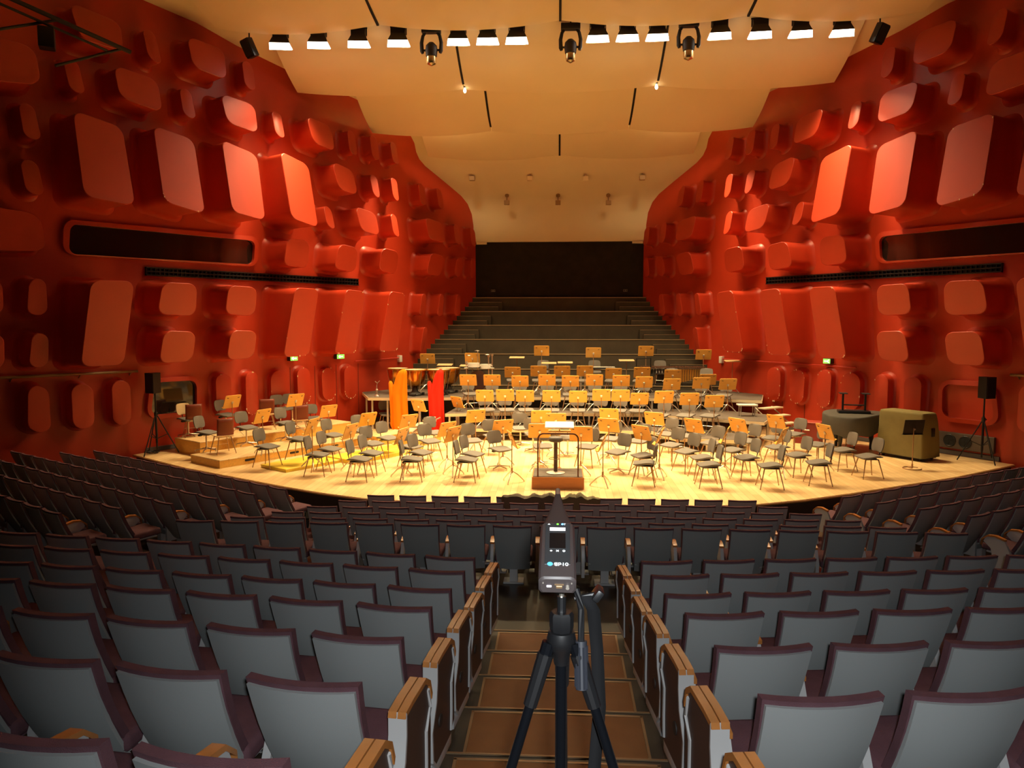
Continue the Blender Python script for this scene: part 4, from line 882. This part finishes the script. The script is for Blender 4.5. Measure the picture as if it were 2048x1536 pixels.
bm = BM(); path(bm, [(0, 0, .33), (.02, 0, .42), (-.05, 0, .48)], .012, 6); path(bm, [(.02, 0, .42), (.10, 0, .50)], .012, 6); obj('branch', bm, CHROME, t)
t = thing('white_table', 'small white folding table at the right end of the middle tier', 'table', (5.55, 22.35, .71))
bm = BM(); box(bm, (0, 0, .33), (.55, .35, .04), None, .006, 1); obj('tabletop', bm, WHITE, t)
for x in (-.2, .2):
    for y in (-.12, .12): bm = BM(); tube(bm, (x, y, 0), (x, y, .31), .015); obj('leg', bm, GALV, t)
t = thing('instrument_case', 'dark red box case standing on the floor by the tier steps at right', 'case', (7.2, 21.9, 0), R(-30))
bm = BM(); box(bm, (0, 0, .3), (.7, .5, .6), None, .01, 1); obj('body', bm, mat('dark_red_case', (.22, .02, .012), .5), t)
bm = BM(); box(bm, (0, 0, .615), (.74, .54, .03), None, .006, 1); obj('lid', bm, mat('dark_red_lid', (.35, .05, .03), .4), t)
bm = BM(); box(bm, (0, -.26, .4), (.16, .02, .03), None, .006, 1); obj('handle', bm, CHROME, t)

# ------------------------------------------------------------------ pianos at the right
t = thing('grand_piano', 'grand piano under a fitted dark grey cover at right of the stage', 'piano', (8.0, 20.6, 0), 0)
outl = [(-.85, -.30), (-.75, -.62), (-.40, -.88), (-.1, -.80), (.45, -.25), (.98, .28), (1.02, .62), (.45, 1.05), (-.15, 1.2), (-.55, .85), (-.8, .3)]
def smooth_outline(P, k=3):
    for _ in range(k):
        Q = []
        for a, b in zip(P, P[1:]+P[:1]): Q += [(a[0]*.75+b[0]*.25, a[1]*.75+b[1]*.25), (a[0]*.25+b[0]*.75, a[1]*.25+b[1]*.75)]
        P = Q
    return P
ol = smooth_outline(outl); bm = BM(); rings = []
for z, k in ((.50, 1.0), (.56, 1.01), (.8, 1.0), (.97, 1.0), (1.0, .985), (1.01, .96)):
    rings.append([(x*k, y*k, z+(.03*math.sin(i*.45) if z < .55 else 0)) for i, (x, y) in enumerate(ol)])
g = sheet(bm, rings, True); bm.faces.new(g[-1]); obj('cover', bm, GREYC, t, ang=50)
for x, y in ((-.5, -.3), (.55, .3), (-.2, .8)):
    bm = BM(); lathe(bm, [(0, .06), (.045, .06), (.04, .2), (.06, .3), (.07, .52), (0, .53)], 10, (x, y, 0)); lathe(bm, [(0, 0), (.04, .0), (.04, .07), (0, .08)], 10, (x, y, 0)); obj('leg', bm, BLACK, t)
bm = BM()
for s in (-.07, .07): tube(bm, (s-.25, -.25, .12), (s-.25, -.25, .55), .014)
box(bm, (-.25, -.27, .1), (.26, .14, .06), None, .01, 1)
for s in (-.06, 0, .06): box(bm, (-.25+s, -.37, .06), (.025, .12, .012))
obj('pedal_lyre', bm, BRASS, t)
t = thing('piano_bench', 'black piano bench lying upside down on the covered grand piano', 'bench', (8.0, 20.75, 1.012), R(-12))
bm = BM(); box(bm, (0, 0, .04), (.80, .36, .07), None, .015, 2); obj('seat', bm, BLACK, t)
for s in (-1, 1):
    bm = BM(); box(bm, (s*.28, 0, .30), (.05, .06, .46), None, .006, 1); obj('leg', bm, BLACK, t)
    bm = BM(); box(bm, (s*.28, 0, .535), (.20, .30, .025), None, .006, 1); obj('foot', bm, BLACK, t)
bm = BM(); tube(bm, (-.28, 0, .22), (.28, 0, .22), .018); obj('stretcher', bm, BLACK, t)
t = thing('upright_piano', 'upright piano under an olive green canvas cover at right of the stage', 'piano', (8.98, 19.7, 0), math.atan2(-1.0, .64))
bm = BM(); rings = []
L_, D_ = .62, .36
for j, (z, k, fr) in enumerate(((.09, 1.05, .0), (.12, 1.045, 0), (.4, 1.02, .0), (.7, 1.0, 0), (1.0, .98, .06), (1.16, .97, .11), (1.20, .95, .13), (1.215, .90, .15))):
    row = []
    base = rring([(-L_, -D_), (L_, -D_), (L_, D_), (-L_, D_)], .09, 4)[0]
    for i, (a, b) in enumerate(base):
        x = (-1+2*a)*L_*k; y = (-1+2*b)*D_*k
        if y > 0: y -= fr
        w = .012*math.sin(i*2.3+z*9)*(1-j/9); row.append((x*(1+w), y*(1+w*1.5), z))
    rings.append(row)
g = sheet(bm, rings, True); bm.faces.new(g[-1]); obj('canvas_cover', bm, OLIVE, t, ang=45)
bm = BM(); box(bm, (0, 0, .075), (1.16, .62, .05), None, .01, 1); obj('plinth', bm, BLACK, t)
for sx in (-1, 1):
    for sy in (-1, 1): bm = BM(); tube(bm, (sx*.5-.02, sy*.24, .03), (sx*.5+.02, sy*.24, .03), .03, n=10); obj('castor', bm, BLACK, t)
bm = BM(); box(bm, (.62, .05, .72), (.04, .14, .22), None, .02, 2); obj('side_grip', bm, BLACK, t)
t = thing('black_music_stand', 'black music stand with round base in front of the olive piano cover', 'music stand', (8.4, 18.15, 0), R(8))
bm = BM(); box(bm, (0, 0, 1.0), (.50, .016, .36), Matrix.Rotation(R(12), 4, 'X'), .006, 1); d = obj('desk', bm, mat('black_brown_sheet', (.02, .012, .01), .5), t)
bm = BM(); box(bm, (0, .04, .82), (.50, .07, .012)); obj('ledge', bm, BLACK, t)
bm = BM(); tube(bm, (0, 0, .05), (0, 0, .98), .012); obj('pole', bm, LEGM, t)
bm = BM(); path(bm, [(.2*math.cos(R(a)), .2*math.sin(R(a)), .014) for a in range(20, 345, 15)], .011, 6); tube(bm, (0, 0, .02), (0, .2, .02), .012); tube(bm, (0, 0, .02), (0, 0, .12), .02); obj('round_base', bm, LEGM, t)
bm = BM(); box(bm, (0, -.03, .95), (.05, .03, .03), None, .006, 1); obj('clamp', bm, CHROME, t)
# ventilation box on the right wall
c = WP(1, 1.3, .36, .06); an = math.atan2(CA, -SA)
t = thing('wall_fan_box', 'grey panel with two round black fans low on the right wall', 'vent', (c.x, c.y, .38), an)
bm = BM(); box(bm, (0, 0, 0), (2.0, .1, .42), None, .01, 1); obj('panel', bm, mat('grey_brown_panel', (.10, .07, .05), .6), t)
for x in (.1, -.3):
    bm = BM(); path(bm, [(x+.15*math.cos(R(a)), .05, .15*math.sin(R(a))) for a in range(0, 375, 15)], .018, 6); f = obj('fan_rim', bm, BLACK, t)
    bm = BM(); tube(bm, (x, .045, 0), (x, .056, 0), .14, n=20)
    for k in range(5): a = R(72*k); box(bm, (x+.07*math.cos(a), .06, .07*math.sin(a)), (.1, .006, .03), Matrix.Rotation(-a, 4, 'Y'))
    obj('fan', bm, SPKM, t, False)

# ------------------------------------------------------------------ speakers on tripods
def speaker_stand(x, y, rz, label, h=2.15, z=0):
    t = thing('speaker_stand', label, 'tripod', (x, y, z), rz)
    bm = BM(); tube(bm, (0, 0, .12), (0, 0, h), .02); tube(bm, (0, 0, .3), (0, 0, 1.15), .028); obj('pole', bm, BLACK, t)
    bm = BM(); lathe(bm, [(0, 1.02), (.045, 1.02), (.045, 1.12), (0, 1.12)], 12); box(bm, (.05, 0, 1.07), (.06, .03, .03), None, .006, 1); obj('collar', bm, DARKMECH, t)
    for k in range(3):
        a = R(90+120*k+60); c, s = math.cos(a), math.sin(a)
        bm = BM(); tube(bm, (.03*c, .03*s, 1.03), (.52*c, .52*s, .02), .016, n=6); tube(bm, (.02*c, .02*s, .42), (.27*c, .27*s, .53), .011, n=6); obj('leg', bm, BLACK, t)
def speaker(x, y, z, rz, label, w=.30, d=.3, h=.53):
    t = thing('loudspeaker', label, 'speaker', (x, y, z), rz)
    bm = BM(); prism(bm, [(-w/2, -d/2), (w/2, -d/2), (w/2-.07, d/2), (-w/2+.07, d/2)], 0, h); obj('cabinet', bm, BLACK, t, False)
    bm = BM(); box(bm, (0, -d/2-.008, h/2), (w-.03, .014, h-.04), None, .004, 1); obj('grille', bm, SPKM, t)
    bm = BM(); tube(bm, (-.04, d/2-.01, h*.6), (-.04, d/2+.012, h*.6), .012); tube(bm, (.04, d/2-.01, h*.6), (.04, d/2+.012, h*.6), .012); obj('socket', bm, GALV, t)
speaker_stand(-10.55, 18.95, R(-8), 'black tripod speaker stand at the far left corner of the stage', 1.62)
speaker(-10.57, 18.95, 1.62, R(-20), 'black loudspeaker on its stand before the left booth window')
speaker_stand(10.5, 19.1, R(5), 'black tripod speaker stand at the far right corner of the stage', 1.60)
speaker(10.52, 19.1, 1.60, R(20), 'black loudspeaker on its stand before the right red panel')
bm = BM(); rnd = random.Random(3)
path(bm, [(-10.75+.16*math.cos(i*.9)+rnd.uniform(-.04, .04), 19.05+.14*math.sin(i*.9)+rnd.uniform(-.04, .04), .02+.008*(i % 5)) for i in range(34)], .009, 5)
tag(obj('cable_coil', bm, BLACK), 'tangled black cable at the foot of the left speaker stand', 'cable')

# ------------------------------------------------------------------ stage lighting fixtures
def flood(i, x, lab):
    t = thing('flood_light', lab, 'flood light', (x, 20.95, 11.02), math.atan2(-x*.10, 6), 'row of lit flood lights')
    # a flared hood: narrow dark body above, wide lit mouth below
    bm = BM(); g = sheet(bm, [[(-.20, -.10, .42), (.20, -.10, .42), (.20, .14, .42), (-.20, .14, .42)], [(-.18, -.10, .28), (.18, -.10, .28), (.18, .14, .28), (-.18, .14, .28)], [(-.27, -.20, .06), (.27, -.20, .06), (.27, .16, -.02), (-.27, .16, -.02)]], True)
    bm.faces.new(g[0]); obj('hood', bm, DARKMECH, t, False)
    bm = BM(); v = [bm.verts.new(p) for p in ((-.265, -.195, .055), (.265, -.195, .055), (.31, .0, -.065), (-.31, .0, -.065))]
    v2 = [bm.verts.new(p) for p in ((-.265, -.15, .065), (.265, -.15, .065), (.31, .05, -.03), (-.31, .05, -.03))]
    bm.faces.new(v); bm.faces.new(v2[::-1])
    for k in range(4): bm.faces.new((v[k], v[(k+1) % 4], v2[(k+1) % 4], v2[k]))
    obj('lit_glass', bm, LAMPF, t, False)
    bm = BM()
    for s in (-1, 1): box(bm, (s*.21, .02, .36), (.02, .05, .2), None, .004, 1)
    box(bm, (0, .02, .47), (.46, .05, .03), None, .004, 1); tube(bm, (0, .02, .47), (0, .02, .60), .015); obj('bracket', bm, BLACK, t)
for i, x in enumerate(FLOODX):
    flood(i, x, 'lit rectangular flood light under the ceiling reflector, %s from the left' % ORD[i])
for i, x in enumerate((-3.50, .28, 3.42)):
    t = thing('moving_head_light', 'black moving spotlight hanging in a fork yoke, %s in the row of floods' % ('left one', 'middle one', 'right one')[i], 'spotlight', (x, 20.95, 10.55), 0, 'yoke spotlights')
    bm = BM(); box(bm, (0, 0, .83), (.52, .2, .16), None, .02, 2); tube(bm, (0, 0, .85), (0, 0, 1.05), .02); obj('base', bm, DARKMECH, t)
    for s in (-1, 1): bm = BM(); path(bm, [(s*.16, 0, .78), (s*.23, 0, .68), (s*.27, 0, .50), (s*.26, 0, .28), (s*.24, 0, .22)], [.04, .045, .05, .055, .04], 8); obj('yoke_arm', bm, DARKMECH, t)
    bm = BM(); lathe(bm, [(0, .52), (.07, .50), (.15, .42), (.17, .30), (.15, .14), (.13, .12), (0, .12)], 16); tube(bm, (-.24, 0, .3), (.24, 0, .3), .03); h = obj('head', bm, DARKMECH, t)
    bm = BM(); lathe(bm, [(.13, .14), (.135, 0), (.12, -.06), (.06, -.09), (0, -.12)], 16); obj('barrel', bm, mat('bright_barrel', (.7, .55, .3), .25, metal=.9), h)
for k, (x, z, s) in enumerate(((-8.55, 11.0, -1), (8.35, 11.0, 1))):
    t = thing('hanging_speaker', 'black tilted speaker hanging at the %s end of the row of floods' % ('left', 'right')[k], 'speaker', (x, 20.9, z), R(20*s))
    bm = BM(); box(bm, (0, 0, 0), (.28, .24, .50), Matrix.Rotation(R(14*s), 4, 'Y') @ Matrix.Rotation(R(20), 4, 'X'), .03, 2); obj('cabinet', bm, BLACK, t)
    bm = BM(); tube(bm, (0, 0, .22), (0, 0, .62), .02); box(bm, (0, 0, .55), (.2, .1, .03)); obj('hanger', bm, BLACK, t)
    bm = BM(); box(bm, (-.02*s, -.15, -.05), (.24, .01, .4), Matrix.Rotation(R(14*s), 4, 'Y') @ Matrix.Rotation(R(20), 4, 'X')); obj('grille', bm, SPKM, t, False)
for k, (x, lit) in enumerate(((-.52, 1), (.45, 0))):
    t = thing('strip_lamp', ('bright lit strip lamp left of the central ceiling slot', 'dark unlit strip lamp right of the central ceiling slot')[k], 'lamp', (x, 28.3, 9.30))
    bm = BM(); box(bm, (0, 0, .06), (.52, .16, .05), None, .006, 1); obj('housing', bm, BLACK, t)
    bm = BM(); box(bm, (0, -.03, .01), (.50, .12, .06), Matrix.Rotation(R(-20), 4, 'X'), .006, 1); obj('lens', bm, LAMPF if lit else mat('unlit_lens', (.5, .35, .2), .3), t)
    bm = BM(); tube(bm, (0, 0, .08), (0, 0, .3), .012); obj('hanger', bm, BLACK, t)
for i, (x, y, z) in enumerate([(-3.27, 28.65, 8.95), (-1.1, 28.65, 8.93), (.97, 28.65, 8.9), (3.06, 28.65, 8.9), (-2.04, 29.65, 8.2), (-.05, 29.65, 8.18), (1.89, 29.65, 8.16)]):
    t = thing('ceiling_spot', 'small square spot on the cream rear ceiling, %s of the %s row' % (['first', 'second', 'third', 'last'][i] if i < 4 else ['left', 'middle', 'right'][i-4], 'upper' if i < 4 else 'lower'), 'spotlight', (x, y, z), 0, 'small spots on the rear ceiling')
    mm = CREAM if i in (1, 2) else mat('ochre_housing', (.38, .22, .08), .5)
    bm = BM(); box(bm, (0, -.1, -.12), (.2, .18, .16), None, .01, 1); obj('housing', bm, mm, t)
    bm = BM(); tube(bm, (0, -.05, -.05), (0, .05, .22), .018); obj('stem', bm, mm, t)
    bm = BM(); tube(bm, (0, .03, .16), (0, .06, .2), .08, n=14); obj('ceiling_plate', bm, mm, t)
# lighting gallery rods at the upper left, in the dark
t = thing('lighting_truss', 'dark lighting bars and lamp housing against the upper left wall', 'truss', (-10.9, 15.2, 9.2))
bm = BM(); tube(bm, (-1.2, -1.6, 1.1), (1.3, 1.6, .3), .05); tube(bm, (-1.2, -1.6, .9), (1.0, 1.2, .2), .03); obj('main_bar', bm, DARKMECH, t)
bm = BM(); tube(bm, (-1.0, -1.0, -.3), (.4, .5, .6), .03); tube(bm, (.2, .6, -.3), (1.2, 1.5, .35), .03); obj('brace', bm, DARKMECH, t)
bm = BM(); box(bm, (.25, .3, .15), (.3, .3, .42), R(30), .03, 2); obj('lamp_housing', bm, BLACK, t)

# ------------------------------------------------------------------ sound level meter on its tripod
TZ = 1.45
t = thing('camera_tripod', 'black tripod in the centre aisle carrying the sound level meter', 'tripod', (.01, 1.68, TZ))
ZA = 2.80-TZ
bm = BM(); tube(bm, (0, 0, ZA-.42), (0, 0, ZA-.04), .0135, n=16); tube(bm, (0, 0, ZA-.72), (0, 0, ZA-.42), .0125, n=16); obj('centre_column', bm, BLACKM, t)
bm = BM(); lathe(bm, [(0, ZA-.09), (.017, ZA-.09), (.022, ZA-.06), (.030, ZA-.05), (.034, ZA-.03), (.030, ZA-.012), (0, ZA-.01)], 20); obj('shoulder', bm, BLACK, t)
bm = BM(); lathe(bm, [(0, ZA-.01), (.026, ZA-.01), (.028, ZA), (.028, ZA+.028), (.024, ZA+.034), (0, ZA+.034)], 8); lathe(bm, [(0, ZA+.03), (.010, ZA+.03), (.010, ZA+.07), (0, ZA+.07)], 10); obj('locking_collar', bm, BLACK, t)
bm = BM(); tube(bm, (0, 0, ZA+.03), (0, 0, ZA+.12), .006, n=10); obj('mounting_screw', bm, CHROME, t)
for k, (dx, dy) in enumerate(((-.42, -.16), (.45, -.14), (.02, .48))):
    a = Vector((dx, dy, -ZA+.0)); top = Vector((.03*dx/.45, .03*dy/.45, ZA-.035)); foot = Vector((dx, dy, 0.005)); mid = top.lerp(foot, .5); m2 = top.lerp(foot, .10)
    bm = BM(); path(bm, [top, m2], [.016, .014], 10); tube(bm, m2, mid, .0115, n=12); tube(bm, mid, foot, .009, n=12)
    l = obj('leg', bm, BLACKM, t)
    bm = BM(); lathe(bm, [(0, 0), (.016, 0), (.014, .03), (0, .035)], 10, foot); obj('rubber_foot', bm, BLACK, l)
    bm = BM(); q = top.lerp(foot, .11); tube(bm, top.lerp(foot, .02), q, .019, .016, 10); obj('leg_hinge', bm, BLACK, l)
bm = BM(); path(bm, [(.035, .03, ZA+.075), (.045, .0, ZA+.04), (.045, -.01, ZA-.03)], .0075, 8); obj('pan_handle', bm, BLACK, t)
bm = BM(); tube(bm, (.045, -.01, ZA-.03), (.047, -.03, ZA-.135), .0135, .0145, 12)
for i in range(10):
    a = 2*math.pi*i/10; tube(bm, (.045+.0135*math.cos(a), -.012+.0135*math.sin(a), ZA-.04), (.047+.0145*math.cos(a), -.029+.0145*math.sin(a), ZA-.13), .0022, n=4)
obj('handle_grip', bm, mat('ribbed_rubber', (.02, .022, .03), .5), t)
bm = BM(); box(bm, (.085, .05, ZA+.06), (.018, .05, .03), Matrix.Rotation(R(35), 4, 'Y'), .006, 2); tube(bm, (.03, .04, ZA+.05), (.085, .05, ZA+.06), .006); obj('tilt_lever', bm, BLACK, t)
bm = BM(); rows = []
for i, (x, y, z) in enumerate(((.055, .03, ZA+.06), (.075, .05, ZA+.02), (.085, .06, ZA-.08), (.092, .05, ZA-.22), (.08, .03, ZA-.36), (.06, .01, ZA-.48), (.075, 0, ZA-.60))):
    rows.append([(x-.015, y, z), (x+.015, y+.006, z)])
sheet(bm, rows); o = obj('strap', bm, mat('black_webbing', (.006, .006, .007), .9, spec=.2), t); o.modifiers.new('t', 'SOLIDIFY').thickness = .003
# meter: local +Y points at the stage, local Z is the display side
mrot = Matrix.Translation((.0, 1.60, 2.905)) @ Matrix.Rotation(R(20), 4, 'X')
t = thing('sound_level_meter', 'dark grey handheld sound level meter on the tripod, pointing at the stage', 'sound meter', (0, 0, 0))
t.matrix_world = mrot
GREYM = mat('meter_grey', (.028, .031, .034), .45); SIDEM = mat('meter_side', (.05, .04, .04), .5)
bm = BM(); rings = []
for y, w, zt, zb in ((0, .036, .040, .004), (.004, .041, .044, 0), (.03, .0415, .044, 0), (.20, .0405, .043, .004), (.205, .039, .042, .005)):
    rings.append([(x*w, y, z) for x, z in ((-1, zb+.008), (-1, zt-.010), (-.88, zt-.003), (-.72, zt), (.72, zt), (.88, zt-.003), (1, zt-.010), (1, zb+.008), (.85, zb), (-.85, zb))])
g = sheet(bm, rings, True); bm.faces.new(g[0][::-1]); bm.faces.new(g[-1]); obj('body', bm, SIDEM, t, ang=25)
bm = BM(); box(bm, (0, .122, .0435), (.058, .155, .002), None, .0009, 1); obj('face_plate', bm, GREYM, t)
bm = BM(); rings = []
for y, w, zc, h in ((.203, .039, .0235, .0195), (.235, .030, .024, .0165), (.27, .022, .025, .0135), (.31, .013, .026, .010), (.335, .009, .0265, .0085), (.345, .0075, .027, .0075)):
    rings.append([(w*math.copysign(abs(math.cos(a))**.7, math.cos(a)), y, zc+h*math.sin(a)) for a in [2*math.pi*i/20 for i in range(20)]])
g = sheet(bm, rings, True); bm.faces.new(g[0][::-1]); bm.faces.new(g[-1]); obj('cone', bm, mat('meter_cone', (.035, .022, .02), .6), t)
bm = BM(); tube(bm, (0, .343, .027), (0, .349, .027), .0078, n=16); tube(bm, (0, .349, .027), (0, .372, .027), .0068, n=16); obj('microphone', bm, CHROME, t)
bm = BM(); box(bm, (0, .131, .0447), (.037, .058, .0012)); obj('screen', bm, mat('dark_lcd', (.006, .006, .007), .15), t, False)
bm = BM(); box(bm, (0, .176, .0447), (.037, .012, .0014)); obj('lit_header', bm, mat('lit_header_bar', (.8, .75, .78), emit=.7), t, False)
ICON = mat('white_icon', (.75, .78, .8), emit=.35)
bm = BM(); v = [bm.verts.new(p) for p in ((-.024, .193, .0451), (-.017, .193, .0451), (-.0205, .199, .0451))]; bm.faces.new(v); obj('triangle_icon', bm, ICON, t, False)
bm = BM(); lathe(bm, [(0, .0462), (.0025, .0458), (.003, .0449)], 12, (0, .196, 0)); obj('green_led', bm, mat('green_led', (.15, .75, .05), emit=1.2), t)
bm = BM(); lathe(bm, [(0, .0462), (.0025, .0458), (.003, .0449)], 12, (.0115, .196, 0)); obj('blue_led', bm, mat('blue_led', (.12, .45, 1), emit=3), t)
bm = BM(); v = [bm.verts.new(p) for p in ((.014, .199, .0451), (.020, .199, .0451), (.017, .1955, .0451))]; bm.faces.new(v); box(bm, (.017, .194, .0451), (.0012, .004, .0002)); obj('antenna_icon', bm, ICON, t, False)
bm = BM(); v = [bm.verts.new((-.0145+.0035*c, .093+.0035*s, .0450)) for c, s in ((1, 0), (0, 1), (-1, 0), (0, -1))]; bm.faces.new(v); obj('diamond_button', bm, ICON, t, False)
bm = BM()
for a in (45, -45): box(bm, (0, .093, .0450), (.008, .002, .0004), R(a))
obj('cross_button', bm, ICON, t, False)
bm = BM(); path(bm, [(.0145+.0026*math.cos(R(a)), .093+.0026*math.sin(R(a)), .0450) for a in range(0, 375, 30)], .0008, 5); obj('ring_button', bm, ICON, t)
bm = BM(); tube(bm, (-.0165, .046, .0444), (-.0165, .046, .0453), .0062, n=20); obj('blue_logo_disc', bm, mat('logo_blue', (.10, .48, .85), emit=.5), t)
fc = bpy.data.curves.new('logo_curve', 'FONT'); fc.body = '01dB'; fc.size = .0155; fc.align_x = 'CENTER'; fc.align_y = 'CENTER'; fc.extrude = .0002; fc.offset = .0003
lo = bpy.data.objects.new('logo_curve', fc); COL.objects.link(lo); bpy.context.view_layer.update()
tm = bpy.data.meshes.new_from_object(lo.evaluated_get(bpy.context.evaluated_depsgraph_get())); bpy.data.objects.remove(lo)
tm.materials.clear(); tm.materials.append(ICON); lo = put('logo_lettering', tm, t); lo.location = (.0085, .046, .0449); lo.rotation_euler = (0, 0, math.pi)
bm = BM(); box(bm, (-.018, -.001, .0215), (.011, .003, .005), None, .001, 1); obj('power_port', bm, mat('lit_port', (.9, .8, 1), emit=1.0), t)
bm = BM(); box(bm, (.004, -.001, .0195), (.014, .003, .007), None, .001, 1); box(bm, (.004, -.0015, .0265), (.020, .003, .0016)); obj('usb_port', bm, BRASS, t)
bm = BM(); tube(bm, (.022, .002, .021), (.022, -.007, .021), .004, n=12); obj('round_socket', bm, GALV, t)
for s in (-1, 1): bm = BM(); tube(bm, (.031*s, .001, .030), (.031*s, -.002, .030), .0015, n=8); obj('screw', bm, GALV, t)
